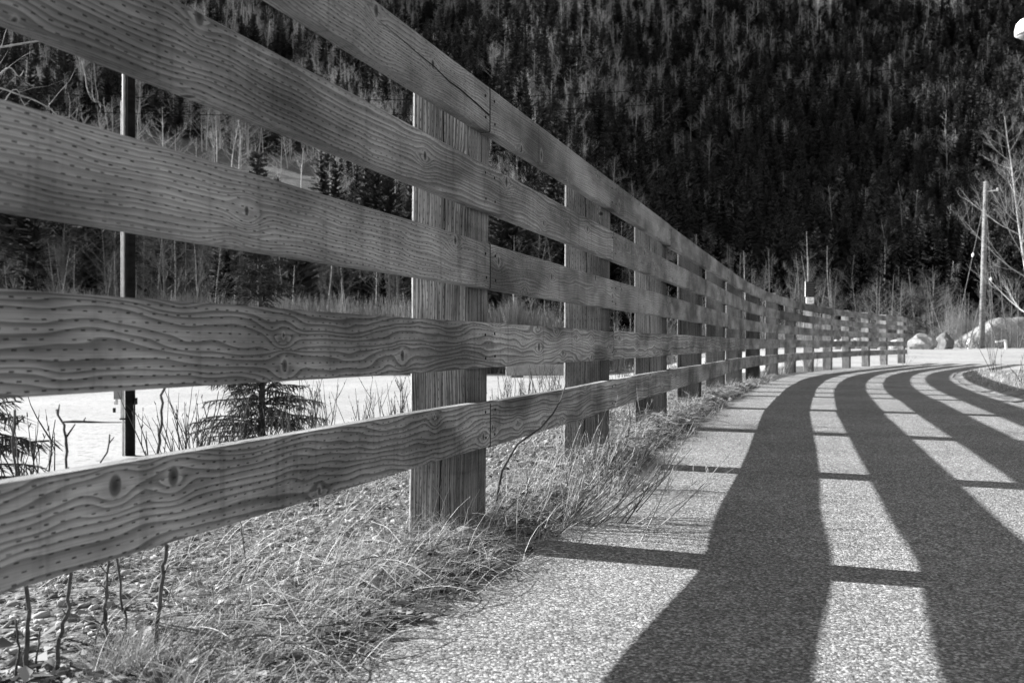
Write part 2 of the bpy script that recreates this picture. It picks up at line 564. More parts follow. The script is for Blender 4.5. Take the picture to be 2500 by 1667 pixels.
def px_ground(px, py, z=0.0):
    """photo pixel to the point where its ray meets the level z"""
    y = FPX * (CAM_H - z) / (py - HOR)
    return (px - CX) / FPX * y, y


def px_at(px, py, y):
    """photo pixel to a point at distance y"""
    return (px - CX) / FPX * y, y, CAM_H + (HOR - py) / FPX * y


# ------------------------------------------------------------------ ground
def axis(parts):
    return np.unique(np.round(np.concatenate([np.arange(a, b, s) for a, b, s in parts]), 4))


gx = axis([(-900, -300, 60), (-300, -80, 10), (-80, -24, 3.5), (-24, -8, 0.8), (-8, -2.6, 0.25), (-2.6, 2.4, 0.055), (2.4, 14, 0.16), (14, 30, 0.6), (30, 80, 3.5), (80, 300, 10), (300, 901, 60)])
gy = axis([(-120, -8, 14), (-8, 1.0, 0.5), (1.0, 6.0, 0.055), (6.0, 22, 0.16), (22, 40, 0.5), (40, 76, 2), (76, 160, 4), (160, 640, 11), (640, 1001, 60)])
GX, GY = np.meshgrid(gx, gy)
X, Y = GX.ravel(), GY.ravel()
GD = fence_d(X, Y)
GZ = H(X, Y, GD)
V = np.stack([X, Y, GZ], 1)
nx, ny = len(gx), len(gy)
ii = (np.arange(ny - 1)[:, None] * nx + np.arange(nx - 1)[None, :]).ravel()
F = np.stack([ii, ii + 1, ii + nx + 1, ii + nx], 1)
gme = np_mesh('ground', V, F, MT['ground'], smooth=True)
rr = -GD - PATH_W
lotm = np.where(GD > 0, ss(1.6, 4.2, GD), np.where(rr > 0, ss(18.5, 20.5, Y), ss(24, 26, Y)))
lotm = np.maximum(lotm, ss(24, 27, Y) * (X > 8))
form = ss(-9, 2, Y - np.minimum(foot(X, Y), 84) + 10 * (fbm(X / 8, Y / 8, 8) - 0.5))
az = X / np.maximum(Y, 1)
bankm = ss(170, 182, Y) * (1 - ss(226, 230, Y)) * ss(-0.47, -0.43, az) * (1 - ss(-0.22, -0.12, az)) * form
vergem = np.where(rr > -0.05, ss(-0.05, 0.15, rr) * (1 - ss(18.5, 20.5, Y)), 0)
soil_shade_m = np.exp(-((GD - 0.06) / 0.24) ** 2) * np.clip(fbm(X * 2.7, Y * 2.7, 91) * 3 - 0.7, 0, 1) * (1 - ss(18, 24, Y)) * ss(1.7, 2.4, Y)  # humus along the path edge plus painted shade
for nm, arr in (('soil_shade', soil_shade_m), ('lot', lotm), ('forest', form), ('bank', bankm), ('verge', vergem)):
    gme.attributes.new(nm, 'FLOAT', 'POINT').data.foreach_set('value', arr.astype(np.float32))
ground = link('ground', gme)
ground['kind'] = 'structure'

# ------------------------------------------------------------------ path
mb = MB()
ps = [i for i in range(len(FL)) if FL[i, 1] > -9 and FL[i, 1] < 27.4]
offs = [-0.05 - 0.0, -0.2, -0.6, -1.2, -1.9, -2.5, -PATH_W + 0.02]
rows = []
for k, i in enumerate(ps):
    t = FT[i]; nl = np.array([-t[1], t[0]])
    row = []
    for j, o in enumerate(offs):
        oo = o
        if j == 0: oo += 0.05 * (float(fbm(FS[i] * 1.5, 0.3, 41)) - 0.45)
        if j == len(offs) - 1: oo += 0.10 * (float(fbm(FS[i] * 1.1, 5.3, 42)) - 0.5)
        p = FL[i] + nl * oo
        if p[1] > 24.0 and j >= 3: p = FL[i] + nl * oo
        row.append(len(mb.v)); mb.v.append((p[0], p[1], 0.004 * (1 - ((o + 1.4) / 1.4) ** 2) + 0.001 + float(path_z(p[1]))))
    rows.append(row)
for a, b in zip(rows[:-1], rows[1:]):
    for j in range(len(offs) - 1):
        c = mb.v[b[j]]
        if c[0] + 0.11 * (c[1] - 25) > 12.2: continue
        mb.face((a[j], a[j + 1], b[j + 1], b[j]))
path = mb.build('path', MT['path'], smooth=True)
path['kind'] = 'structure'

# ------------------------------------------------------------------ the fence
POST_Y = [-2.9, -0.95, 1.05, 3.03, 4.78, 6.52, 8.37, 10.31, 12.24, 14.2, 16.2, 18.15, 20.1, 22.1, 24.05, 26.1, 28.0, 29.85]
NP0 = 2                                   # index of the post just outside the frame
fence = empty('rail_fence', (0, 0, 0), 0, 'long curving grey timber fence of five rails on thick square posts beside the path', 'fence')
RAIL_H, RAIL_T, RAIL_GAP, RAIL_B = 0.140, 0.038, 0.2438, 0.288
POST_W = 0.19
TOP = RAIL_B + 4 * RAIL_GAP + RAIL_H


def fence_pt(y):
    """point on the fence face line, its tangent and left normal"""
    y = float(y)
    x = float(fx(y)); t = np.array([float(fx(y + 0.01) - fx(y - 0.01)), 0.02]); t /= np.hypot(*t)
    return np.array([x, y]), t, np.array([-t[1], t[0]])


for i, y in enumerate(POST_Y):
    p, t, nl = fence_pt(y)
    R = random.Random(100 + i)
    w = POST_W / 2; ch = 0.008
    top = TOP + (0.004 if i < 10 else 0.034) + R.uniform(-0.006, 0.012); bot = -0.35
    tilt = 0.010 if i == NP0 + 1 else R.uniform(-0.006, 0.008)
    zs = [bot] + list(np.linspace(-0.02, top - 0.015, 9)) + [top]
    ring0 = [(-w + ch, -w), (w - ch, -w), (w, -w + ch), (w, w - ch), (w - ch, w), (-w + ch, w), (-w, w - ch), (-w, -w + ch)]
    per = [0]
    for a, b in zip(ring0, ring0[1:] + ring0[:1]): per.append(per[-1] + math.hypot(b[0] - a[0], b[1] - a[1]))
    mb = MB()
    for k, z in enumerate(zs):
        sc = 0.93 if k == len(zs) - 1 else 1.0
        for (a, b) in ring0:
            jx = R.uniform(-0.0012, 0.0012)
            mb.v.append((a * sc + jx + tilt * (z - 0.6), b * sc + jx, z))
    n = 8
    for k in range(len(zs) - 1):
        for j in range(n):
            j2 = (j + 1) % n
            mb.face((k * n + j, k * n + j2, (k + 1) * n + j2, (k + 1) * n + j),
                    [(zs[k], per[j]), (zs[k], per[j + 1]), (zs[k + 1], per[j + 1]), (zs[k + 1], per[j])])
    kk = (len(zs) - 1) * n
    mb.face([kk + j for j in range(n)], [(0.3 + ring0[j][0], ring0[j][1]) for j in range(n)])
    o = mb.build('post', MT['post'], fence)
    c = p + nl * (w + 0.001)
    o.location = (c[0], c[1], 0)
    o.rotation_euler = (0, 0, math.atan2(t[1], t[0]) - math.pi / 2)
    o['tone'] = {3: 1.0, 4: .72, 5: .68, 6: .46, 7: .55, 8: .68, 9: .38, 10: .8, 11: .62}.get(i, R.uniform(.9, 1.2))
    o['bold'] = 1.0 if i == NP0 + 1 else 0.15; o['figure'] = 0.0


def rail_board(y0, y1, k, R, tone, bold):
    """board of rail k (0 = lowest) nailed to the path side of the posts from y0 to y1"""
    zc = RAIL_B + k * RAIL_GAP
    n = max(3, int((y1 - y0) / 0.22))
    ys = np.linspace(y0, y1, n + 1)
    dz0, dz1 = R.uniform(-0.006, 0.006), R.uniform(-0.006, 0.006)
    ch = 0.0035
    T, Hh = RAIL_T, RAIL_H
    sec = [(0, ch), (0, Hh - ch), (-ch, Hh), (-T + ch, Hh), (-T, Hh - ch), (-T, ch), (-T + ch, 0), (-ch, 0)]   # offset toward path is negative left
    # v coordinate: 0..H on the front
    vv = {0: 0.30 + ch, 1: 0.30 + Hh - ch, 2: 0.185, 3: 0.145, 4: Hh - ch, 5: ch, 6: -0.005, 7: -0.04}
    mb = MB(); s = 0; prev = None; us = []
    for i, y in enumerate(ys):
        p, t, nl = fence_pt(y)
        if prev is not None: s += float(np.hypot(*(p - prev)))
        prev = p; us.append(s)
        f = i / n
        dz = dz0 * (1 - f) + dz1 * f
        bow = 0.0025 * math.sin(f * 7 + tone * 9) + 0.0012 * math.sin(f * 19 + tone * 30)
        for (o, z) in sec:
            q = p + nl * (o - 0.0015 + bow * 0.4)
            mb.v.append((q[0], q[1], zc + z + dz + bow * 0.6))
    m = 8
    uvq = [(0.30 + ch, 0.30 + Hh - ch), (0.30 + Hh - ch, 0.30 + Hh), (0.183, 0.145), (Hh + 0.001, Hh - ch), (Hh - ch, ch), (ch, 0.0), (-0.004, -0.042), (-0.045, -0.05)]
    for i in range(n):
        for j in range(m):
            j2 = (j + 1) % m
            a, b = uvq[j]
            mb.face((i * m + j, i * m + j2, (i + 1) * m + j2, (i + 1) * m + j)[::-1],
                    [(us[i + 1], a), (us[i + 1], b), (us[i], b), (us[i], a)])
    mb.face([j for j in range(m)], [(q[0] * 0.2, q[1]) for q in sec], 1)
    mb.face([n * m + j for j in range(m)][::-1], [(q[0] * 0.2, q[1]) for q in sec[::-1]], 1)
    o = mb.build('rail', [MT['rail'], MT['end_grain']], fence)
    o['tone'] = tone; o['bold'] = bold; o['figure'] = 1.0 if (k == 3 and tone > .53 and R.random() < .8) else (R.uniform(.15, .5) if k < 2 else R.uniform(0, .25))
    return o


rails = {}
for k in range(5):
    first = 1 if k % 2 == 0 else 0            # rails 5, 3, 1 break on odd posts, 4 and 2 on even ones
    stops = list(range(first, len(POST_Y), 2))
    if stops[-1] != len(POST_Y) - 1: stops.append(len(POST_Y) - 1)
    if stops[0] != 0: stops = [0] + stops
    for a, b in zip(stops[:-1], stops[1:]):
        R = random.Random(k * 37 + a * 11 + 5)
        g = 0.0038
        y0 = POST_Y[a] + g; y1 = POST_Y[b] - g
        if b == len(POST_Y) - 1: y1 = POST_Y[b] + 0.16
        tone = R.uniform(0.86, 1.12); bold = R.uniform(0.0, 0.5)
        if k <= 1: bold = R.uniform(0.75, 1.0)
        if k == 3 and a == 2: bold = 0.6
        if a == 1 and k == 2: bold = 0.1; tone = 0.95
        if k == 4 and a == 11: tone = 0.5
        if k == 3 and a == 10: tone = 0.52
        rails[(k, a)] = rail_board(y0, y1, k, R, tone, bold)

# long split running along the top rail to its end at the first visible post
mb = MB()
cp = [(3.02, 0.052), (2.9, 0.062), (2.78, 0.070), (2.7, 0.070), (2.6, 0.082), (2.5, 0.086), (2.38, 0.094), (2.28, 0.097)]
for i, (y, z) in enumerate(cp):
    p, t, nl = fence_pt(y); q = p - nl * (RAIL_T + 0.0022)
    wd = 0.0022 * (1 - i / 7.5) + 0.0004
    for s_ in (-1, 1): mb.v.append((q[0], q[1], RAIL_B + 4 * RAIL_GAP + z + s_ * wd))
for i in range(len(cp) - 1): mb.face((2 * i, 2 * i + 1, 2 * i + 3, 2 * i + 2))
o = mb.build('split', MT['crack'], rails[(4, 1)])

# nail heads at the board ends
nail_mb = MB(); nail_mb.lathe([(0.0045, 0), (0.0045, 0.0012), (0.003, 0.0022)], 8)
nail_me = nail_mb.mesh('nail', MT['dark'])
for i, y in enumerate(POST_Y):
    if i < NP0 or i > NP0 + 5: continue
    for k in range(5):
        for sg in (-1, 1):
            for zz in (0.032, 0.106):
                yy = y + sg * (0.035 + 0.012 * random.random())
                p, t, nl = fence_pt(yy)
                q = p - nl * (RAIL_T + 0.0020)
                own = None
                for (kk_, a), ob in rails.items():
                    if kk_ != k: continue
                    st = [b for (k2, b) in rails if k2 == k and b > a]
                    hi = POST_Y[min(st)] if st else 99
                    if POST_Y[a] <= yy < hi: own = ob
                o = link('nail', nail_me, own)
                o.location = (q[0], q[1], RAIL_B + k * RAIL_GAP + zz + random.uniform(-0.006, 0.006))
                o.rotation_euler = Vector((-nl[0], -nl[1], 0)).to_track_quat('Z', 'Y').to_euler()


# ------------------------------------------------------------------ vegetation generators
def branch_pts(p, d, L, n, bend, R, up=0.0):
    pts = [Vector(p)]; d = Vector(d).normalized()
    for i in range(n):
        d = (d + Vector((R.uniform(-1, 1), R.uniform(-1, 1), R.uniform(-1, 1))) * bend + Vector((0, 0, up))).normalized()
        pts.append(pts[-1] + d * (L / n))
    return pts


def bare_tree(h, seed, spread=0.5, levels=3, nb=14, r0=None, sides=4, lean=(0, 0), clear=0.25, up=0.08, twig=5, multi=1):
    """returns (trunk MB, crown MB)"""
    R = random.Random(seed)
    tr, cr = MB(), MB()
    r0 = r0 or h * 0.011

    def grow(p, d, L, r, lev):
        n = 4 if lev <= 1 else 3
        pts = branch_pts(p, d, L, n, 0.14, R, up)
        cr.tube(pts, [r * (1 - 0.8 * i / n) for i in range(n + 1)], 3 if lev > 0 else sides, cap=False)
        if lev >= levels - 1: return
        for i in range(twig):
            f = R.uniform(0.2, 1.0); k = min(int(f * n), n - 1)
            q = pts[k].lerp(pts[k + 1], f * n - k)
            a = (pts[k + 1] - pts[k]).normalized()
            sd = Vector((R.uniform(-1, 1), R.uniform(-1, 1), R.uniform(-0.3, 1))).normalized()
            grow(q, a * 0.75 + sd * 0.7, L * R.uniform(0.35, 0.6) * (1.1 - 0.4 * f), r * 0.5 * (1 - 0.5 * f), lev + 1)

    for mm in range(multi):
        base = Vector((R.uniform(-0.12, 0.12), R.uniform(-0.12, 0.12), -0.15)) if multi > 1 else Vector((0, 0, -0.15))
        hh = h * (1 if mm == 0 else R.uniform(0.6, 0.95))
        d = Vector((lean[0] + (R.uniform(-0.25, 0.25) if multi > 1 else R.uniform(-.04, .04)), lean[1] + (R.uniform(-0.25, 0.25) if multi > 1 else 0), 1))
        n = 9
        pts = branch_pts(base, d, hh + 0.15, n, 0.05, R, 0.05)
        rr_ = r0 * (1 if mm == 0 else 0.75)
        tr.tube(pts, [rr_ * (1 - 0.9 * (i / n)) + 0.004 for i in range(n + 1)], max(sides, 5), cap=False)
        for i in range(nb):
            f = clear + (1 - clear) * (i + R.random()) / nb * 0.97
            k = min(int(f * n), n - 1); q = pts[k].lerp(pts[k + 1], f * n - k)
            an = R.uniform(0, 2 * math.pi)
            out = Vector((math.cos(an), math.sin(an), R.uniform(0.25, 0.9)))
            L = hh * spread * (1.05 - f) * R.uniform(0.6, 1.1) + hh * 0.05
            grow(q, out, L, rr_ * 0.42 * (1.1 - f), 0)
    return tr, cr


def spruce(h, rad, seed, whorls=22, nb=7, near=False, droop=0.35, bare_low=0.05):
    """returns (trunk MB, crown MB); needles are drooping twig ribbons"""
    R = random.Random(seed)
    tr, cr = MB(), MB()
    pts = branch_pts((0, 0, -0.2), (0, 0, 1), h + 0.2, 8, 0.02, R)
    tr.tube(pts, [h * 0.013 * (1 - 0.95 * i / 8) + 0.004 for i in range(9)], 6, cap=False)

    def ribbon(p, d, L, w, n, sag):
        """roof-shaped ribbon of needles along a twig"""
        d = d.normalized()
        side = d.cross(Vector((0, 0, 1)))
        side = side.normalized() if side.length > 1e-4 else Vector((1, 0, 0))
        pr = None; q = Vector(p)
        for i in range(n + 1):
            f = i / n
            ww = w * (1.0 - 0.75 * f) * (0.55 + 0.9 * R.random()) * (0.35 if i == 0 else 1)
            c = (len(cr.v))
            dn = Vector((0, 0, -1)) * ww * R.uniform(0.3, 0.8)
            cr.v += [tuple(q - side * ww + dn), tuple(q + Vector((0, 0, ww * 0.15))), tuple(q + side * ww + dn)]
            if pr is not None:
                cr.face((pr, c, c + 1, pr + 1)); cr.face((pr + 1, c + 1, c + 2, pr + 2))
            pr = c
            d = (d + Vector((0, 0, -sag / n)) + Vector((R.uniform(-.1, .1), R.uniform(-.1, .1), 0.16 * f)) ).normalized()
            q = q + d * (L / n)

    for wv in range(whorls):
        f = bare_low + (1 - bare_low) * (wv + R.random() * 0.7) / whorls
        z = h * f
        
        L = rad * ((1 - f) ** 0.85) * 1.05 + 0.03 * h * (1 - f) + 0.02 * h
        a0 = R.uniform(0, 6.28)
        for b in range(nb):
            if R.random() < 0.10: continue
            fb = min(max(f + R.uniform(-.6, .6) / whorls, 0.02), .985); k = min(int(fb * 8), 7); c = pts[k].lerp(pts[k + 1], fb * 8 - k)
            an = a0 + 2 * math.pi * (b + R.uniform(-.3, .3)) / nb
            d = Vector((math.cos(an), math.sin(an), R.uniform(-0.1, 0.25) + 0.6 * f))
            Lb = L * (R.uniform(0.6, 1.12) if not near else R.uniform(.45, 1.25))
            if not near:
                ribbon(c, d, Lb, Lb * 0.17 + 0.06, 5, droop * 1.4)
            else:
                n = 5; bp = branch_pts(c, d, Lb, n, 0.06, R, -droop * 0.10 + 0.02)
                tr.tube(bp, [0.010 * Lb + 0.003] * n + [0.002], 3, cap=False)
                m = int(16 + 16 * Lb)
                for s_ in range(m):
                    g = 0.15 + 0.85 * (s_ + R.random()) / m; kk = min(int(g * n), n - 1)
                    q = bp[kk].lerp(bp[kk + 1], min(g * n - kk, 1))
                    ax = (bp[kk + 1] - bp[kk]).normalized()
                    sd = ax.cross(Vector((0, 0, 1))).normalized() * (1 if s_ % 2 else -1)
                    ribbon(q, ax * 0.8 + sd * 0.9 + Vector((0, 0, R.uniform(-.9, .0))), Lb * 0.30 * (1.15 - 0.7 * g) + 0.05, 0.017, 4, 0.5)
                ribbon(bp[-2], bp[-1] - bp[-2], Lb * 0.25, 0.025, 3, 0.2)
    ribbon(pts[-2], Vector((0, 0, 1)), h * 0.10, 0.05 * rad + 0.03, 3, 0)
    return tr, cr


def tree_meshes(nm, pair, m_trunk, m_crown):
    return pair[0].mesh(nm + '_trunk', m_trunk, True), pair[1].mesh(nm + '_crown', m_crown)


def put_tree(name, meshes, loc, rz, sc, label, cat, group=None, tilt=0.0, crown='crown'):
    e = empty(name, loc, rz, label, cat, group, sc, tilt)
    link('trunk', meshes[0], e); link(crown, meshes[1], e)
    return e


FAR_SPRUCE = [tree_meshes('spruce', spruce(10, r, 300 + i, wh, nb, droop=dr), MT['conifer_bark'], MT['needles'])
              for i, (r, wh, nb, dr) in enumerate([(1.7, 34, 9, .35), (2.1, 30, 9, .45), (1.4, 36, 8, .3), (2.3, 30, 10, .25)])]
FAR_BARE = [tree_meshes('bare', bare_tree(9, 500 + i, sp, 3, nb, 0.12, 4, clear=cl, up=up, twig=7), MT[b], MT['haze_twigs'])
            for i, (sp, nb, cl, up, b) in enumerate([(.5, 17, .3, .08, 'ash'), (.62, 15, .32, .05, 'alder'), (.42, 18, .28, .10, 'ash'), (.56, 16, .38, .06, 'alder')])]
BIRCH = [tree_meshes('birch', bare_tree(8, 540 + i, sp, 3, 20, 0.07, 5, clear=.3, up=.12, twig=7), MT['birch'], MT['alder'])
         for i, sp in enumerate((.26, .32, .22))]


GREYTREE = [(t_.copy(), c_) for t_, c_ in BIRCH]
for t_, c_ in GREYTREE: t_.materials[0] = MT['ash']


# ------------------------------------------------------------------ hillside forest
def scatter(name, P, rot, scl, idx, meshes, label, cat, parts=True):
    src = bpy.data.collections.new(name + '_kinds')
    for i, me in enumerate(meshes):
        mm = me[1].copy()
        # trunk and crown joined into one source mesh
        bmv = [me[0], me[1]]
        import bmesh
        b = bmesh.new()
        b.from_mesh(me[1])
        nf = len(b.faces)
        b.from_mesh(me[0]); b.faces.ensure_lookup_table()
        for f in b.faces[nf:]: f.material_index = 1
        b.to_mesh(mm); b.free()
        mm.materials.clear(); mm.materials.append(me[1].materials[0]); mm.materials.append(me[0].materials[0])
        o = bpy.data.objects.new('%s_%02d' % (name, i), mm); src.objects.link(o)
    me = bpy.data.meshes.new(name)
    me.vertices.add(len(P)); me.vertices.foreach_set('co', np.asarray(P, np.float32).ravel())
    for nm, ty, arr in (('rot', 'FLOAT_VECTOR', rot), ('scl', 'FLOAT_VECTOR', scl)):
        me.attributes.new(nm, ty, 'POINT').data.foreach_set('vector', np.asarray(arr, np.float32).ravel())
    me.attributes.new('kind_index', 'INT', 'POINT').data.foreach_set('value', np.asarray(idx, np.int32))
    ob = link(name, me)
    ng = bpy.data.node_groups.new(name, 'GeometryNodeTree')
    ng.interface.new_socket('Geometry', in_out='INPUT', socket_type='NodeSocketGeometry')
    ng.interface.new_socket('Geometry', in_out='OUTPUT', socket_type='NodeSocketGeometry')
    N = ng.nodes; Lk = ng.links.new
    gi, go = N.new('NodeGroupInput'), N.new('NodeGroupOutput')
    ci = N.new('GeometryNodeCollectionInfo'); ci.inputs['Collection'].default_value = src
    ci.inputs['Separate Children'].default_value = True; ci.inputs['Reset Children'].default_value = True
    ip = N.new('GeometryNodeInstanceOnPoints'); ip.inputs['Pick Instance'].default_value = True
    def at(n, t):
        a = N.new('GeometryNodeInputNamedAttribute'); a.data_type = t; a.inputs['Name'].default_value = n
        return a.outputs['Attribute']
    Lk(gi.outputs[0], ip.inputs['Points']); Lk(ci.outputs[0], ip.inputs['Instance'])
    Lk(at('kind_index', 'INT'), ip.inputs['Instance Index'])
    Lk(at('rot', 'FLOAT_VECTOR'), ip.inputs['Rotation']); Lk(at('scl', 'FLOAT_VECTOR'), ip.inputs['Scale'])
    Lk(ip.outputs[0], go.inputs[0])
    md = ob.modifiers.new('scatter', 'NODES'); md.node_group = ng
    tag(ob, label, cat, kind='stuff')
    return ob


N_T = 17000
ty = np.sqrt(rng.uniform(70.0 ** 2, 600.0 ** 2, N_T))
ta = rng.uniform(-0.66, 0.66, N_T)
tx = ta * ty
fd = ty - foot(tx, ty)
keep = ((fd > 16) | ((ta > .03) & (ty > 98))) & ~((ty > 135) & (ty < 230) & (ta > -0.46) & (ta < -0.20) & (rng.random(N_T) < 0.86))
tx, ty, ta, fd = tx[keep], ty[keep], ta[keep], fd[keep]
nse = fbm(tx / 34, ty / 60, 77)
pb = 0.50 + 0.9 * (nse - 0.47) + 0.30 * (1 - ss(-0.25, 0.02, ta)) * (1 - ss(170, 330, ty)) \
    + 0.25 * ss(300, 460, ty) * (1 - ss(0.05, 0.35, ta)) - 0.28 * ss(0.05, 0.18, ta) * (1 - ss(260, 420, ty)) - 0.15 * ss(0.1, 0.35, ta)
isb = rng.random(len(tx)) < np.clip(pb, 0.04, 0.9)
isb |= (ty > 135) & (ty < 230) & (ta > -0.46) & (ta < -0.20)
tz = H(tx, ty)
PT = np.stack([tx, ty, tz - 0.1], 1)


def forest(name, sel, meshes, smin, smax, label, cat):
    n = int(sel.sum())
    rot = np.stack([rng.normal(0, 0.03, n), rng.normal(0, 0.03, n), rng.uniform(0, 6.28, n)], 1)
    s = rng.uniform(smin, smax, n) ** 1.0
    scl = np.stack([s * rng.uniform(0.85, 1.2, n), s * rng.uniform(0.85, 1.2, n), s], 1)
    scatter(name, PT[sel], rot, scl, rng.integers(0, len(meshes), n), meshes, label, cat)


HILL_LIT = []
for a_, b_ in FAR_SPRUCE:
    b_ = b_.copy(); b_.materials[0] = MT['lit_needles']; HILL_LIT.append((a_, b_))  # same spruce meshes, recoloured with the lit needle tone
lowwood = (ta > .03) & (fd < 34)  # conifers here keep the needle colour with shade painted in
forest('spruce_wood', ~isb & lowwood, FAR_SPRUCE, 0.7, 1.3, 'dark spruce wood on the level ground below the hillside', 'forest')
forest('conifer_forest', ~isb & ~lowwood, HILL_LIT, 0.85, 1.75, 'mass of dark conifers covering the steep hillside', 'forest')
EDGE_BARE = []
for t_, c_ in FAR_BARE:
    c_ = c_.copy(); c_.materials[0] = MT['alder']; EDGE_BARE.append((t_, c_))
forest('alder_wood', isb & (ty < 150), EDGE_BARE, 0.75, 1.3, 'dense dark alder wood along the bottom of the hillside', 'forest')
forest('bare_forest', isb & (ty >= 150), FAR_BARE, 0.85, 1.5, 'mass of bare grey deciduous trees among the conifers on the hillside', 'forest')

# brush thicket along the far side of the gravel lot
bru = []
for i in range(3):
    mbb = MB(); R = random.Random(900 + i)
    for s_ in range(46):
        b0 = Vector((R.gauss(0, .55), R.gauss(0, .4), 0)); hh = R.uniform(1.4, 4.4)
        pts = branch_pts(b0, (R.uniform(-.22, .22), R.uniform(-.2, .2), 1), hh, 3, 0.06, R)
        mbb.tube(pts, [0.022, 0.018, 0.013, 0.007], 3, cap=False)
        for q in range(3):
            k = R.randint(1, 2)
            pp = branch_pts(pts[k], (R.uniform(-.5, .5), R.uniform(-.5, .5), 1), hh * 0.4, 2, 0.1, R)
            mbb.tube(pp, [0.012, 0.009, 0.005], 3, cap=False)
    em = MB(); em.tube([(0, 0, -.1), (0, 0, .3)], [0.02, 0.01], 3)
    bru.append((em.mesh('brush_base', MT['brush']), mbb.mesh('brush', MT['brush'])))
nB = 2600
by = rng.uniform(54, 84, nB); ba = rng.uniform(-0.62, 0.60, nB); bx = ba * by
bk = ((ba < .04) | ((rng.random(nB) < .22) & ((ba < .28) | (by > 66)))) & (by > 53 + 3.5 * fbm(bx / 6, by / 6, 51)) & (by < np.minimum(foot(bx, by), 84) + 22)
bx, by = bx[bk], by[bk]
n = len(bx)
dens = (0.7 + 0.5 * fbm(bx / 7, by / 7, 53)) * np.where(bx / by > .04, .62, 1.0)
scatter('brush_thicket', np.stack([bx, by, H(bx, by)], 1), np.stack([np.zeros(n), np.zeros(n), rng.uniform(0, 6.28, n)], 1),
        np.stack([dens, dens, dens * rng.uniform(0.6, 1.15, n)], 1), rng.integers(0, 3, n), bru,
        'thick pale brush along the far edge of the gravel lot', 'brush')

# trees one can tell apart at the foot of the hill
R = random.Random(55)
cnt = 0
for i in range(400):
    a = R.uniform(-0.60, 0.60); y = R.uniform(62, 125); x = a * y
    if a < 0 and R.random() < .4: continue
    f = y - min(float(foot(x, y)), 84)
    if f < -10 or f > 20: continue
    if a > 0.33 and y < 80: continue
    cnt += 1
    con = R.random() < (0.12 if a < 0.05 else 0.28)
    z = Hs(x, y) - 0.05
    sc_ = R.uniform(0.45, 1.1) if con else R.uniform(0.55, 1.15); tl_ = R.uniform(-.06, .06)
    size = 'short' if sc_ < .65 else 'tall' if sc_ > .92 else 'middling'
    where = 'beyond the brush behind the black pole' if a < -.32 else 'beyond the brush behind the near fence' if a < .02 else 'behind the middle of the fence' if a < .3 else 'behind the boulders and the leaning pole'
    if con:
        put_tree('spruce_tree', FAR_SPRUCE[R.randrange(4)], (x, y, z), R.uniform(0, 6), sc_,
                 size + ' dark pointed spruce at the hill foot ' + where, 'tree', 'spruces at the foot of the hill')
    else:
        put_tree('birch_tree', (BIRCH if R.random() < .15 else GREYTREE)[R.randrange(3)], (x, y, z), R.uniform(0, 6), sc_,
                 size + (' leaning' if abs(tl_) > .035 else ' upright') + ' bare thin-branched tree at the hill foot ' + where, 'tree', 'bare trees at the foot of the hill', tl_)

for i in range(44):
    a = R.uniform(.06, .47); y = R.uniform(66, 86) if a < .3 else R.uniform(74, 90); x = a * y; sc_ = R.uniform(.34, .72)
    where = 'behind the middle of the fence' if a < .3 else 'behind the boulders and the leaning pole'
    put_tree('bare_tree', EDGE_BARE[R.randrange(4)], (x, y, Hs(x, y) - .05), R.uniform(0, 6), sc_,
             ('small' if sc_ < .5 else 'larger') + ' round-crowned bare tree at the wood edge ' + where, 'tree', 'round bare trees at the wood edge')

WHITE = [tree_meshes('white_birch', bare_tree(8, 590 + i, .30, 3, 22, 0.05, 5, clear=.3, up=.1, twig=7, multi=2), MT['ashbirch'], MT['alder']) for i in range(3)]
# pale birches standing clear behind the far stretch of fence
for (bxp, ytop, sc, tl) in ((1835, 610, .78, -.03), (1962, 560, .95, .05), (1990, 620, .8, .16), (2040, 600, .85, .10)):
    yy = 66.0; x, _, zt = px_at(bxp, ytop, yy); z = Hs(x, yy)
    put_tree('birch_tree', WHITE[int(bxp) % 3], (x, yy, z), bxp, max(0.4, (zt - z) / 8.0),
             'white-barked birch rising above the far stretch of the fence', 'tree', 'white birches behind the far fence', tl)

# ------------------------------------------------------------------ left lot: pole, spruces, stick, barrier
LOT_Z = -1.1
x, y = px_ground(318, 1112, LOT_Z)
e = empty('utility_pole', (x, y, Hs(x, y)), 0, 'black wooden utility pole with bright metal conduits standing in the gravel lot', 'pole')
mb = MB(); mb.tube([(0, 0, -.4), (0, 0, 3), (0.0, 0, 9.2)], [0.074, 0.072, 0.066], 16); mb.build('shaft', MT['creosote'], e, True)
for (cx_, cr_, h0, h1) in ((-0.094, 0.018, 0.0, 6.2), (-0.124, 0.008, 0.55, 5.4)):
    mb = MB(); mb.tube([(cx_, -0.035, h0), (cx_, -0.035, h1)], cr_, 10); mb.build('conduit', MT['conduit'], e, True)
for hz in (0.55, 2.1, 4.66):
    mb = MB(); mb.box((-0.14, -0.060, hz), (-0.05, 0.0, hz + 0.02)); mb.build('clamp', MT['dark'], e)
mb = MB(); mb.box((-0.215, -0.09, 0.86), (-0.10, 0.02, 1.12)); b = mb.build('meter_box', MT['concrete'], e)
mb = MB(); mb.lathe([(0.03, 0), (0.03, 0.06), (0.02, 0.075)], 8, (-0.19, -0.06, 0.78)); mb.build('fitting', MT['conduit'], b)
mb = MB(); mb.box((-0.235, -0.075, 0.66), (-0.20, -0.045, 0.73)); mb.build('padlock', MT['dark'], b)
mb = MB(); mb.box((0.08, -0.04, 0.78), (0.105, 0.02, 0.88)); mb.build('bracket', MT['dark'], e)
mb = MB(); mb.box((-1.0, -.05, 8.5), (1.0, .05, 8.62)); ca = mb.build('crossarm', MT['creosote'], e)
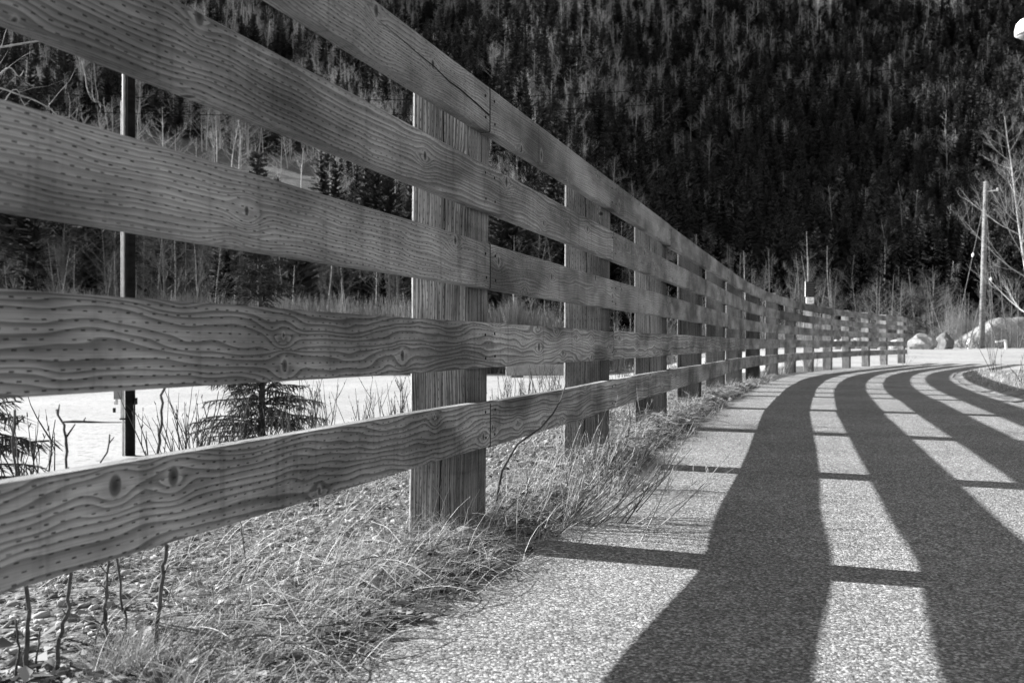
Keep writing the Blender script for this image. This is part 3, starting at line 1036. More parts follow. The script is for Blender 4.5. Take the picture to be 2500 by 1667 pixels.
for xx in (-.85, -.3, .3, .85):
    mb = MB(); mb.lathe([(0.04, 0), (0.05, .05), (.03, .12)], 8, (xx, 0, 8.62)); mb.build('insulator', MT['white'], ca)

x, y = px_ground(640, 1082, LOT_Z)
NEAR_SPRUCE = [tree_meshes('young_spruce', spruce(h_, r_, 700 + i, wh, 8, near=True, droop=.75, bare_low=.02), MT['conifer_bark'], MT['needles_near'])
               for i, (h_, r_, wh) in enumerate(((5.0, .80, 34), (4.2, 1.1, 26)))]
put_tree('young_spruce', NEAR_SPRUCE[0], (x, y, Hs(x, y)), 0.6, 1.0, 'young spruce with drooping branches growing in the gravel lot behind the fence', 'tree')
x, y, _ = px_at(-150, 1000, 11.5)
put_tree('young_spruce', NEAR_SPRUCE[1], (x, y, Hs(x, y)), 2.1, 0.95, 'small spruce whose lowest branch reaches over the gravel beside the fence', 'tree')

x, y = px_ground(240, 1032, LOT_Z)
mb = MB(); R = random.Random(4)
pts = branch_pts((-0.75, 0, 0.03), (1, 0.05, 0.0), 1.5, 7, 0.05, R); pts = [Vector((q.x, q.y, 0.03 + 0.01 * math.sin(i))) for i, q in enumerate(pts)]
mb.tube(pts, [0.022, .03, .026, .022, .018, .014, .01, .006], 6)
mb.tube([pts[2], pts[2] + Vector((0.06, -.02, .09))], [0.02, 0.008], 5)
o = mb.build('fallen_branch', MT['bark']); o.location = (x, y, Hs(x, y) - 0.012)
tag(o, 'thin dead branch lying on the bright gravel lot near the black pole', 'branch')

x0, y0 = px_ground(1235, 921, LOT_Z); x1, _ = px_ground(1420, 921, LOT_Z)
e = empty('concrete_barrier', ((x0 + x1) / 2, y0, Hs((x0 + x1) / 2, y0)), 0.03, 'long grey concrete barrier block lying across the bright gravel lot', 'barrier')
hw = (x1 - x0) / 2
mb = MB()
for xx in (-hw, hw):
    s_ = 1 if xx > 0 else -1
    for (yy, zz) in ((-.32, 0.10), (-.30, .22), (-.16, .55), (-.13, .66), (.13, .66), (.16, .55), (.30, .22), (.32, .10)):
        mb.v.append((xx, yy, zz))
for j in range(8): mb.face((j, (j + 1) % 8, 8 + (j + 1) % 8, 8 + j)[::-1])
mb.face(list(range(8))); mb.face(list(range(15, 7, -1)))
mb.build('block', MT['concrete'], e)
for xx in (-hw * .7, hw * .7):
    mb = MB(); mb.box((xx - .3, -.26, -.06), (xx + .3, .26, .098)); mb.build('foot', MT['dark_stone'], e)

# tree outside the frame whose drooping boughs hang into view
lx, ly = -8.6, 10.6
e = empty('bare_tree', (lx, ly, Hs(lx, ly)), 0, 'bare tree with pale curving boughs drooping in front of the wooded hill', 'tree')
mb = MB(); mb.tube([(0, 0, -.2), (.05, 0, 2), (.1, .1, 4.2), (0, .1, 7)], [.13, .11, .08, .03], 8); mb.build('trunk', MT['alder'], e, True)
def bough(pix, ydist, r0, nm='bough'):
    mb = MB()
    P_ = [Vector(px_at(a, b, ydist)) - e.location for (a, b) in pix]
    st = Vector((.08, .05, P_[0].z + 0.2)); P_ = [st, st.lerp(P_[0], .5) + Vector((0, 0, .15))] + P_
    fine = []
    for i in range(len(P_) - 1):
        a, b = P_[i], P_[i + 1]; pm = P_[max(i - 1, 0)]; pn = P_[min(i + 2, len(P_) - 1)]
        for k in range(4):
            t = k / 4
            fine.append(0.5 * ((2 * a) + (b - pm) * t + (2 * pm - 5 * a + 4 * b - pn) * t * t + (3 * a - pm - 3 * b + pn) * t ** 3))
    fine.append(P_[-1])
    n_ = len(fine)
    mb.tube(fine, [r0 * (1 - .85 * i / n_) for i in range(n_)], 6, cap=False)
    R = random.Random(int(pix[0][1]))
    for i in range(9, n_ - 1, 5):
        tp = branch_pts(fine[i], (R.uniform(-.6, .8), R.uniform(-.3, .3), R.uniform(-.9, 1)), R.uniform(.12, .5), 3, .25, R)
        mb.tube(tp, [r0 * .3, r0 * .24, r0 * .16, r0 * .06], 4, cap=False)
    mb.build(nm, MT['cotton'], e, True)
bough([(-60, 230), (-10, 190), (22, 165), (45, 187), (57, 172)], 9.6, 0.0165)
bough([(-60, 205), (52, 234), (90, 248), (122, 266), (140, 282), (168, 286), (186, 268), (191, 258)], 9.2, 0.0132)
bough([(-60, 300), (30, 220), (52, 245), (66, 270), (90, 293)], 9.0, 0.0088)
bough([(-60, 120), (140, 95), (190, 130), (205, 170), (213, 220), (228, 248), (245, 251), (243, 275)], 9.4, 0.0121)
bough([(-60, 280), (120, 330), (180, 317), (205, 298), (215, 280)], 8.9, 0.0099)

# ------------------------------------------------------------------ far right: lot, boulders, pole, trees, mound, lamp
def rock_mesh(name, sx, sy, sz, seed, mat, sub=2, rough=0.28):
    import bmesh
    b = bmesh.new(); bmesh.ops.create_icosphere(b, subdivisions=sub, radius=1.0)
    R = random.Random(seed)
    off = [R.uniform(-9, 9) for _ in range(3)]
    planes = [(Vector((R.uniform(-1, 1), R.uniform(-1, 1), R.uniform(-.3, 1))).normalized(), R.uniform(.62, .9)) for _ in range(9)]
    for v in b.verts:
        p = v.co.copy()
        for nrm, dd in planes:
            k = p.dot(nrm)
            if k > dd: p -= nrm * (k - dd)
        nz = float(fbm(p.x * 1.7 + off[0], p.y * 1.7 + p.z * 2.3 + off[1], seed))
        p *= 1 + rough * (nz - 0.5)
        v.co = (p.x * sx, p.y * sy, p.z * sz)
    me = bpy.data.meshes.new(name); b.to_mesh(me); b.free(); me.materials.append(mat)
    return me


def put_rock(name, px, yb, y, wpx, hpx, seed, mat, label, cat='boulder', group=None, sub=3):
    x = (px - CX) / FPX * y
    w = wpx / FPX * y / 2; h = hpx / FPX * y
    z = Hs(x, y)
    o = link(name, rock_mesh(name, w * 1.12, w * 1.0, h * 0.62, seed, mat, sub))
    o.location = (x, y, z + h * 0.40); o.rotation_euler = (0, 0, seed)
    return tag(o, label, cat, group)


put_rock('boulder', 2250, 845, 46, 64, 40, 3, MT['stone'], 'large pale boulder beside the end of the fence on the gravel lot')
put_rock('boulder', 2308, 842, 48, 42, 40, 5, MT['dark_stone'], 'dark boulder next to the large pale boulder on the lot edge')
R = random.Random(12)
for i, px_ in enumerate((1985, 2042, 2068, 2096, 2128, 2168, 2190)):
    put_rock('boulder', px_, 840, R.uniform(47, 56), R.uniform(26, 46), R.uniform(18, 34), 20 + i, MT['stone' if i != 3 else 'grey_stone'],
             'pale rough boulder in the row seen through the far fence rails', 'boulder', 'boulders behind the far fence')

# gravel mound
mbx, mby = px_at(2475, 835, 64)[:2]
n = 26; mb = MB()
for j in range(n + 1):
    for i in range(2 * n + 1):
        u_, v_ = i / n - 1.0, j / n * 2 - 1.0
        rr_ = max(abs(u_), abs(v_))
        hx = 1 - max(0, abs(u_) - .45) / .55; hy = 1 - max(0, abs(v_) - .2) / .8
        hz = max(0, min(1, min(hx, hy))) * 2.15 * (0.88 + .24 * float(fbm(u_ * 4 + 3, v_ * 3, 61))) + .10 * float(fbm(u_ * 14, v_ * 10, 62))
        mb.v.append((u_ * 4.4, v_ * 3.0, hz - .15))
for j in range(n):
    for i in range(2 * n):
        a = j * (2 * n + 1) + i; mb.face((a, a + 1, a + 2 * n + 2, a + 2 * n + 1))
o = mb.build('gravel_mound', MT['heap'], None, True); o.location = (mbx + .6, mby, Hs(mbx, mby) - .1)
tag(o, 'long pale gravel mound with a flat top behind the leaning pole', 'mound')

# leaning utility pole with guy wires
px_b = px_at(2396, 838, 54); zb = Hs(px_b[0], 54)
e = empty('utility_pole', (px_b[0], 54, zb), 0, 'leaning weathered wooden utility pole with two guy wires beside the gravel mound', 'pole')
lean = 0.26; ph_ = 9.3
mb = MB(); mb.tube([(0, 0, -.4), (lean * .5, 0, ph_ * .5), (lean, 0, ph_)], [.16, .145, .115], 12); mb.build('shaft', MT['pole'], e, True)
mb = MB(); mb.tube([(lean, 0, ph_ - .55), (lean + .62, -.1, ph_ - .5)], .035, 6)
mb.lathe([(.05, 0), (.07, .06), (.05, .12), (.06, .18)], 8, (lean + .6, -.1, ph_ - .55)); mb.build('insulator', MT['white'], e)
for (tx_, tz_, sx_, k) in ((-2.05, 0.0, lean, .40), (1.15, 0.0, lean, .55)):
    a = Vector((sx_, 0, ph_ - .7)); b = Vector((tx_, -1.0 if tx_ < 0 else .8, 0.02))
    mb = MB(); mb.tube([a, b], .014, 4); w_ = mb.build('guy_wire', MT['pole'], e)
    c = a.lerp(b, k); dd = (b - a).normalized()
    mb = MB(); mb.tube([c - dd * .12, c, c + dd * .12], [.03, .07, .03], 6); mb.build('insulator', MT['white'], w_)

# big bare tree at the right edge
ct = bare_tree(12.2, 61, .46, 4, 34, .105, 6, lean=(-.10, 0), clear=.13, up=.09, twig=8)
cm = tree_meshes('cottonwood', ct, MT['cotton'], MT['cotton'])
x, y, _ = px_at(2530, 842, 50)
put_tree('bare_tree', cm, (x, y, Hs(x, y)), 0.0, 1.0, 'tall spreading bare tree with pale branches beside the leaning pole', 'tree')
cm2 = tree_meshes('sapling', bare_tree(4.2, 71, .36, 3, 16, .035, 5, clear=.12, up=.12, twig=6, multi=2), MT['alder'], MT['alder'])
for i, (px_, yy, sc) in enumerate(((2318, 53, 1.0), (2347, 56, .75), (2362, 52, .85), (2376, 55, .7), (2424, 57, 1.05), (2446, 52, .9), (2466, 58, 1.2), (2485, 55, 1.1), (2302, 57, .8), (2280, 60, .9))):
    x = (px_ - CX) / FPX * yy
    put_tree('bare_sapling', cm2, (x, yy, Hs(x, yy)), i * 1.3, sc, 'thin bare sapling growing along the lot edge near the leaning pole', 'sapling', 'saplings along the lot edge')
cm3 = tree_meshes('low_bush', bare_tree(1.5, 75, .6, 3, 12, .016, 4, clear=.05, up=.10, twig=6, multi=5), MT['alder'], MT['alder'])
for i in range(16):
    px_ = 2215 + i * 19 + random.uniform(-6, 6); yy = random.uniform(51, 58); x = (px_ - CX) / FPX * yy
    put_tree('bare_bush', cm3, (x, yy, Hs(x, yy)), i, random.uniform(.6, 1.1), 'low bare bush on the edge of the bright lot', 'bush', 'bushes along the lot edge')
x, y, zt = px_at(2262, 605, 64)
put_tree('spruce_tree', tree_meshes('mid_spruce', spruce(5.6, 1.6, 731, 17, 7, near=True, droop=.2, bare_low=.05), MT['conifer_bark'], MT['needles_near']),
         (x, y, Hs(x, y)), 1.0, 1.0, 'lone open-branched spruce between the fence end and the leaning pole', 'tree')

# small fire hydrant and marker post
x, y, _ = px_at(2368, 838, 52)
e = empty('fire_hydrant', (x, y, Hs(x, y)), 0, 'small white fire hydrant at the lot edge left of the leaning pole', 'hydrant')
mb = MB(); mb.lathe([(.14, -.02), (.14, .05), (.10, .07), (.10, .40), (.13, .42), (.13, .46), (.09, .50), (.05, .56)], 12); mb.build('barrel', MT['white'], e, True)
for sg in (-1, 1):
    mb = MB(); mb.tube([(sg * .09, 0, .3), (sg * .16, 0, .3)], .05, 8); mb.build('outlet', MT['white'], e)
x, y, _ = px_at(2457, 845, 50)
e = empty('marker_post', (x, y, Hs(x, y)), 0, 'leaning white marker board on the edge of the lot before the mound', 'marker')
mb = MB(); mb.box((-.05, -.03, -.1), (.05, .03, .48), mat=Matrix.Rotation(-.14, 4, 'Y')); mb.build('stake', MT['white'], e)
mb = MB(); mb.box((-.5, -.02, .40), (-.06, .02, .47), mat=Matrix.Rotation(-.14, 4, 'Y')); mb.build('board', MT['white'], e)

# parked car just entering the frame
x, y, _ = px_at(2520, 846, 70)
e = empty('parked_car', (x + 1.0, y, Hs(x, y)), 0.15, 'white parked car behind the saplings at the end of the gravel mound', 'car')
prof = [(-2.1, .35), (-2.15, .62), (-2.05, .88), (-1.5, .98), (-1.0, 1.40), (.55, 1.44), (1.25, 1.0), (2.0, .85), (2.12, .6), (2.1, .35)]
mb = MB(); w_ = .84
for sy in (-w_, w_):
    for (a, b) in prof: mb.v.append((a, sy * (0.86 if b > 1.2 else 1), b))
k = len(prof)
for j in range(k): mb.face((j, (j + 1) % k, k + (j + 1) % k, k + j)[::-1])
mb.face(list(range(k))); mb.face(list(range(2 * k - 1, k - 1, -1)))
mb.build('body', MT['white'], e)
for sy in (-1, 1):
    for (a0, a1) in ((-.98, -.15), (-.08, .62)):
        mb = MB(); yy0, yy1 = sy * (w_ + .004), sy * (.725 + .004)
        mb.v += [(a0 - .22 if a0 < -.5 else a0, yy0, 1.0), (a1 + (.36 if a1 > .5 else 0), yy0, 1.0), (a1, yy1, 1.36), (a0, yy1, 1.36)]
        mb.face((0, 1, 2, 3)); mb.build('window', MT['glass'], e)
mb = MB(); mb.v += [(-1.51, -.74, 1.0), (-1.51, .74, 1.0), (-1.04, .66, 1.385), (-1.04, -.66, 1.385)]; mb.face((0, 1, 2, 3)); mb.build('rear_window', MT['glass'], e)
for (wx, wy) in ((-1.35, -.78), (1.3, -.78), (-1.35, .78), (1.3, .78)):
    mb = MB(); mb.tube([(wx, wy - .1, .32), (wx, wy + .1, .32)], .32, 16); wo_ = mb.build('wheel', MT['rubber'], e)
    mb = MB(); mb.tube([(wx, wy - .11, .32), (wx, wy + .11, .32)], .19, 12); mb.build('rim', MT['conduit'], wo_)
for sy in (-1, 1):
    mb = MB(); mb.box((-2.17, sy * .6 - .13, .66), (-2.08, sy * .6 + .13, .84)); mb.build('tail_light', MT['glass'], e)

# sign board behind the fence
sx, sy_, _ = px_at(1978, 720, 33)
gz = Hs(sx, 33)
e = empty('notice_sign', (sx, 33, gz), 0, 'dark striped sign panel above a small white plate on a post behind the fence', 'sign')
ztop = CAM_H + (HOR - 688) / FPX * 33; zmid = CAM_H + (HOR - 723) / FPX * 33; zp1 = CAM_H + (HOR - 726) / FPX * 33; zp0 = CAM_H + (HOR - 744) / FPX * 33
mb = MB(); mb.box((-.03, .03, -gz * 0 - .4), (.03, .08, ztop - gz - .05)); mb.build('post', MT['creosote'], e)
mb = MB(); mb.box((-.155, -.01, zmid - gz), (.15, .03, ztop - gz)); pn = mb.build('panel', MT['signdark'], e)
mb = MB(); mb.box((-.168, -.012, zmid - gz - .02), (-.156, .03, ztop - gz + .01)); mb.build('edge_strip', MT['conduit'], pn)
for i in range(6):
    zz = zmid - gz + .04 + i * .075; mb = MB(); mb.box((-.12, -.016, zz), (.12, -.0102, zz + .03)); mb.build('row', MT['signrow'], pn)
mb = MB(); mb.box((-.135, -.01, zp0 - gz), (.125, .028, zp1 - gz)); pl = mb.build('plate', MT['white'], e)
for (a, b, zz, hh) in ((-.03, .03, .19, .022), (-.06, .09, .115, .02), (-.05, .07, .075, .014)):
    mb = MB(); mb.box((a, -.016, zp0 - gz + zz), (b, -.0102, zp0 - gz + zz + hh)); mb.build('marking', MT['concrete'], pl)

# street lamp whose hood just enters the frame
hx, hy, hz = px_at(2513, 84, 25)
e = empty('street_lamp', (hx + 2.2, hy + .3, 0), 0, 'white domed street lamp hanging high above the lot', 'street lamp')
e.location.z = Hs(hx + 2.2, hy + .3)
zz = hz - e.location.z
mb = MB(); mb.tube([(0, 0, -.2), (0, 0, 4), (0, 0, zz + .5)], [.11, .09, .06], 12); mb.build('pole', MT['conduit'], e, True)
mb = MB(); mb.tube([(0, 0, zz + .35), (-.8, 0, zz + .55), (-1.6, -.2, zz + .55), (-2.05, -.28, zz + .42)], .03, 8); mb.build('arm', MT['conduit'], e, True)
mb = MB(); mb.lathe([(.335, 0.0), (.335, .13), (.33, .15), (.30, .27), (.22, .37), (.10, .43), (.05, .45)], 24, (-2.2, -.3, zz)); hd = mb.build('hood', MT['white'], e, True)
mb = MB(); mb.lathe([(.337, 0.125), (.341, .128), (.341, .134), (.337, .137)], 24, (-2.2, -.3, zz)); mb.build('seam', MT['concrete'], hd)
mb = MB(); mb.lathe([(.10, -.14), (.24, -.07), (.30, -.001)], 20, (-2.2, -.3, zz)); mb.build('lens', MT['lens'], hd, True)

# power lines crossing in front of the hill, strung between poles outside the frame
ends = []
for (px_, py_, yy, lab) in ((-700, 170, 84, 'tall utility pole carrying the power lines on the uphill side of the lot'), (3100, 30, 96, 'tall utility pole carrying the power lines beyond the right end of the lot')):
    x, y, z = px_at(px_, py_, yy); g = Hs(x, y)
    e = empty('utility_pole', (x, y, g), 0, lab, 'pole')
    mb = MB(); mb.tube([(0, 0, -.5), (0, 0, z - g + .6)], [.16, .11], 10); mb.build('shaft', MT['pole'], e, True)
    mb = MB(); mb.box((-.9, -.06, z - g + .1), (.9, .06, z - g + .24)); mb.build('crossarm', MT['pole'], e)
    ends.append(Vector((x, y, z)))
for (dz, sag, dy, lab) in ((0.0, 5.3, -.12, 'upper thin black power line sagging across the wooded hill'), (-1.6, 5.0, .12, 'lower thin power line sagging across the wooded hill')):
    mb = MB(); pts = []
    for i in range(41):
        t = i / 40; q = ends[0].lerp(ends[1], t); pts.append((q.x, q.y + dy, q.z + dz - sag * 4 * t * (1 - t)))
    mb.tube(pts, .03, 4); o = mb.build('power_line', MT['wire']); tag(o, lab, 'power line')


# ------------------------------------------------------------------ verge: pebbles, grass, litter, twigs
def along(s_y, d):
    """points at fence parameter y and signed distance d"""
    x = fx(s_y); t = np.stack([fx(s_y + .01) - x, np.full(len(s_y), .01)], 1); t /= np.hypot(t[:, 0], t[:, 1])[:, None]
    return x - t[:, 1] * d, s_y + t[:, 0] * d


PHI = (1 + 5 ** .5) / 2
ICO_V = np.array([(-1, PHI, 0), (1, PHI, 0), (-1, -PHI, 0), (1, -PHI, 0), (0, -1, PHI), (0, 1, PHI), (0, -1, -PHI), (0, 1, -PHI), (PHI, 0, -1), (PHI, 0, 1), (-PHI, 0, -1), (-PHI, 0, 1)]) / math.sqrt(1 + PHI * PHI)
ICO_F = np.array([(0, 11, 5), (0, 5, 1), (0, 1, 7), (0, 7, 10), (0, 10, 11), (1, 5, 9), (5, 11, 4), (11, 10, 2), (10, 7, 6), (7, 1, 8), (3, 9, 4), (3, 4, 2), (3, 2, 6), (3, 6, 8), (3, 8, 9), (4, 9, 5), (2, 4, 11), (6, 2, 10), (8, 6, 7), (9, 8, 1)])


def pebbles(name, x, y, size, label):
    n = len(x); z = H(x, y)
    sc = size[:, None, None] * rng.uniform(0.6, 1.25, (n, 1, 3)) * np.array([1.15, 1.0, 0.62])
    Vv = ICO_V[None] * (1 + rng.uniform(-.2, .2, (n, 12, 1))) * sc
    a = rng.uniform(0, 6.28, n); ca, sa = np.cos(a)[:, None], np.sin(a)[:, None]
    Vx = Vv[..., 0] * ca - Vv[..., 1] * sa; Vy = Vv[..., 0] * sa + Vv[..., 1] * ca
    til = rng.normal(0, .35, (n, 1)); Vz = Vv[..., 2] + Vx * til
    Vv = np.stack([Vx + x[:, None], Vy + y[:, None], Vz + (z + size * .18)[:, None]], 2).reshape(-1, 3)
    Ff = (ICO_F[None] + (np.arange(n) * 12)[:, None, None]).reshape(-1, 3)
    o = link(name, np_mesh(name, Vv, Ff, MT['pebble'], smooth=False))
    tag(o, label, 'gravel', kind='stuff')


n = 17000
sy = 1.0 + 7.0 * rng.random(n) ** 1.7
dd = np.where(rng.random(n) < .85, rng.uniform(-.06, 1.7, n), rng.normal(-.08, .05, n))
x, y = along(sy, dd)
pebbles('gravel_pebbles', x, y, 0.004 + 0.013 * rng.random(n) ** 3.0, 'loose pale gravel pebbles on the shoulder beneath the fence')


def blades(name, x, y, L, w, lean, label, mat, dirx=0.0, curl=1.0, flat=0.0):
    n = len(x); z = H(x, y)
    a = rng.uniform(0, 6.28, n); l = np.abs(rng.normal(lean, .35, n))
    dx = np.cos(a) * l + dirx; dy = np.sin(a) * l
    dz = np.maximum(1.0 - flat * rng.random(n), .08)
    nn = np.sqrt(dx * dx + dy * dy + dz * dz); d = np.stack([dx, dy, dz], 1) / nn[:, None]
    s = np.stack([-np.sin(a), np.cos(a), np.zeros(n)], 1)
    p = np.stack([x, y, z - .004], 1)
    rows_ = []
    seg = 4
    for i in range(seg + 1):
        f = i / seg
        ww = (w * (1 - .85 * f))[:, None]
        rows_ += [p - s * ww, p + s * ww]
        d = d + np.stack([d[:, 0] * .25, d[:, 1] * .25, -np.full(n, .34) * curl * rng.random(n)], 1); d /= np.linalg.norm(d, axis=1)[:, None]
        p = p + d * (L / seg)[:, None]
        p[:, 2] = np.maximum(p[:, 2], z + .003)
    Vv = np.stack(rows_, 1).reshape(-1, 3)
    base = np.arange(n)[:, None] * (2 * (seg + 1))
    Ff = np.concatenate([base + np.array([2 * i, 2 * i + 1, 2 * i + 3, 2 * i + 2])[None] for i in range(seg)], 0)
    o = link(name, np_mesh(name, Vv, Ff, mat))
    return tag(o, label, 'grass', kind='stuff')


n = 60000
sy = 1.6 + 13 * rng.random(n) ** 1.5
dd = np.where(rng.random(n) < .55, rng.normal(.05, .16, n), rng.uniform(-.1, 1.6, n))
x, y = along(sy, dd)
g = fbm(x * 2.3, y * 2.3, 81)
thr = 0.485 - .09 * np.exp(-((sy - 2.9) / .7) ** 2) * np.exp(-(dd / .3) ** 2) - .16 * ss(2.0, 2.9, sy) - .10 * np.exp(-(dd / .25) ** 2) + .22 * ss(5.5, 8, sy)
kp = (g > thr) & (dd > -.22)
x, y = x[kp], y[kp]; n = len(x)
blades('dry_grass', x, y, rng.uniform(.05, .17, n) * (1 + .35 * np.exp(-((y - 3.0) / .5) ** 2)), rng.uniform(.0007, .0017, n), .75, 'matted dry grass along the foot of the fence', MT['grass'], .15, 1.0, .5)
# a bright tuft in the near gravel
tufts = [px_ground(315, 1640), px_ground(330, 1655), px_ground(745, 1560), px_ground(1065, 1300)]
tx_ = np.concatenate([rng.normal(t[0], .035, 260) for t in tufts]); ty_ = np.concatenate([rng.normal(t[1], .035, 260) for t in tufts])
blades('dry_grass_tufts', tx_, ty_, rng.uniform(.06, .15, len(tx_)), rng.uniform(.0007, .0014, len(tx_)), .55, 'pale tufts of dry grass in the gravel beside the path', MT['grass'], .1, .8)

# right-hand verge
n = 26000
sy = rng.uniform(6.5, 19.5, n); dd = -PATH_W - np.abs(rng.normal(.05, 1.6, n))
x, y = along(sy, dd); g = fbm(x * 1.7, y * 1.7, 85)
kp = (g > .40 - .1 * ss(.3, .8, -dd - PATH_W)) & (-dd - PATH_W > 0.12)
x, y = x[kp], y[kp]; n = len(x)
blades('verge_grass', x, y, rng.uniform(.05, .16, n), rng.uniform(.001, .0028, n), .8, 'pale dry grass on the right-hand verge of the path', MT['grass'], .1, 1.0, .5)

# dead leaves and twigs
n = 6500
sy = 1.6 + 11 * rng.random(n) ** 1.4; dd = rng.normal(.02, .22, n); dd = np.where(dd < -.2, -.1, dd)
x, y = along(sy, dd); z = H(x, y) + rng.uniform(.003, .03, n)
sz = rng.uniform(.008, .026, n); a = rng.uniform(0, 6.28, n)
rows_ = []
for (u_, v_) in ((-1, 0), (0, -.55), (1, 0), (0, .55)):
    lx_ = sz * u_; ly_ = sz * v_
    rows_.append(np.stack([x + lx_ * np.cos(a) - ly_ * np.sin(a), y + lx_ * np.sin(a) + ly_ * np.cos(a), z + sz * rng.uniform(-.35, .6, n)], 1))
Vv = np.stack(rows_, 1).reshape(-1, 3); b = np.arange(n)[:, None] * 4
o = link('leaf_litter', np_mesh('leaf_litter', Vv, np.concatenate([b + np.array([0, 1, 2]), b + np.array([0, 2, 3])], 0), MT['leaf']))
tag(o, 'curled dead leaves scattered along the path edge under the fence', 'leaves', kind='stuff')

mb = MB(); R = random.Random(31)
for i in range(1500):
    yy = 1.8 + 9 * R.random() ** 1.6; d_ = R.gauss(.0, .14)
    if d_ < -.17: d_ = -.1
    p, t, nl = fence_pt(yy); q = p + nl * d_; z = Hs(*q)
    L = R.uniform(.06, .34); a = R.uniform(0, 6.28)
    pts = branch_pts((q[0], q[1], z + R.uniform(.004, .07)), (math.cos(a), math.sin(a), R.uniform(-.05, .3)), L, 7, .11, R, -.05)
    pts = [Vector((q_.x, q_.y, max(q_.z, z + .002))) for q_ in pts]
    r_ = R.uniform(.0006, .0015)
    mb.tube(pts, [r_ * (1 - .08 * k_) for k_ in range(8)], 4, cap=False)
o = mb.build('twig_litter', MT['twig']); tag(o, 'tangle of small dead twigs along the path edge under the fence', 'twigs', kind='stuff')

# larger stones
for i, (px_, py_, wpx, hpx, lab) in enumerate((
        (1118, 1322, 50, 36, 'pale angular stone lying among the grass before the nearest post'),
        (1362, 1185, 34, 26, 'white stone caught under the leaning bare shrub'),
        (690, 1430, 46, 30, 'grey rounded stone in the dark debris at the path edge'),
        (560, 1440, 40, 30, 'dull stone beside the debris heap on the gravel shoulder'),
        (795, 1445, 40, 30, 'half-buried dark stone in the heap of dead twigs'),
        (208, 1458, 32, 16, 'flat pale stone on the gravel beneath the lowest rail'),
        (415, 1588, 28, 16, 'small bright stone near the foot of the tall stem'))):
    x, y = px_ground(px_, py_, .03)
    w_ = wpx / FPX * y / 2; h_ = hpx / FPX * y
    o = link('stone', rock_mesh('stone', w_ * 1.1, w_, h_ * .6, 60 + i, MT['stone' if i in (0, 1, 5, 6) else 'grey_stone'], 3, .3))
    o.location = (x, y, Hs(x, y) + h_ * .28); o.rotation_euler = (0, .2, i)
    tag(o, lab, 'stone')


# ------------------------------------------------------------------ bare stems and shrubs beside the fence
def stem_pix(pix, r0, y=None, z=0.0, R=random.Random(3)):
    """thin stem through photo pixels, standing where its lowest pixel meets the ground"""
    gx_, gy_ = px_ground(*pix[0], z)
    yb = y or gy_
    base = Vector((gx_, gy_, Hs(gx_, gy_) - .01))
    P_ = [base] + [Vector(px_at(a, b, yb * (1 + R.uniform(-.01, .01)))) for (a, b) in pix[1:]]
    fine = []
    for i in range(len(P_) - 1):
        for k in range(4):
            q = P_[i].lerp(P_[i + 1], k / 4)
            fine.append(q + Vector((R.uniform(-1, 1), R.uniform(-1, 1), 0)) * .0035 * (0 if i + k == 0 else 1))
    fine.append(P_[-1])
    return base, fine, r0


STEMS = [([(371, 1610), (388, 1483), (400, 1380), (405, 1328), (392, 1200), (382, 1115), (390, 1040), (396, 965), (400, 900)], .0042),
         ([(128, 1650), (150, 1560), (165, 1483), (171, 1402), (150, 1250), (165, 1120), (160, 1050), (138, 1000)], .0042),
         ([(274, 1602), (262, 1540), (258, 1483), (268, 1374), (240, 1240), (245, 1150), (268, 1060)], .0032),
         ([(311, 1581), (306, 1530), (302, 1483), (286, 1365), (262, 1250), (260, 1170)], .0030),
         ([(223, 1608), (245, 1540), (259, 1483), (262, 1420)], .0024),
         ([(60, 1664), (66, 1580), (73, 1465), (30, 1300), (38, 1150), (36, 1000)], .0045),
         ([(42, 1655), (44, 1580), (39, 1510)], .0030), ([(89, 1640), (95, 1570), (104, 1530)], .0024),
         ([(600, 1352), (592, 1310), (586, 1262)], .0020)]
for i, (pix, r0) in enumerate(STEMS):
    base, fine, r = stem_pix(pix, r0)
    mb = MB(); R = random.Random(i)
    n_ = len(fine)
    mb.tube([q - base for q in fine], [r * (1 - .55 * k / n_) * R.uniform(.9, 1.15) for k in range(n_)], 7, cap=True)
    for k in range(3, n_ - 1, 4):
        dv = Vector((R.uniform(-1, 1), R.uniform(-1, 1), .9)).normalized()
        mb.tube([fine[k] - base, fine[k] - base + dv * R.uniform(.008, .03)], [r * .5, r * .25], 4)
    o = mb.build('thin_sapling', MT['bark'], None, True); o.location = base
    tag(o, ['tallest bare sapling in the gravel, passing behind both lower rails', 'crooked bare sapling beside the tuft of pale grass', 'thin bent sapling standing close beside the tallest sapling', 'slender sapling leaning towards the black pole', 'short thin sapling crossing in front of a bent one', 'dark tall sapling rising past the lowest rail near the small spruce', 'short dark shoot at the foot of a dark tall sapling', 'short pale-lit shoot in the gravel below the lowest rail', 'tiny bare shoot in the grass under the lowest rail'][i], 'sapling', 'bare saplings in the gravel by the fence')


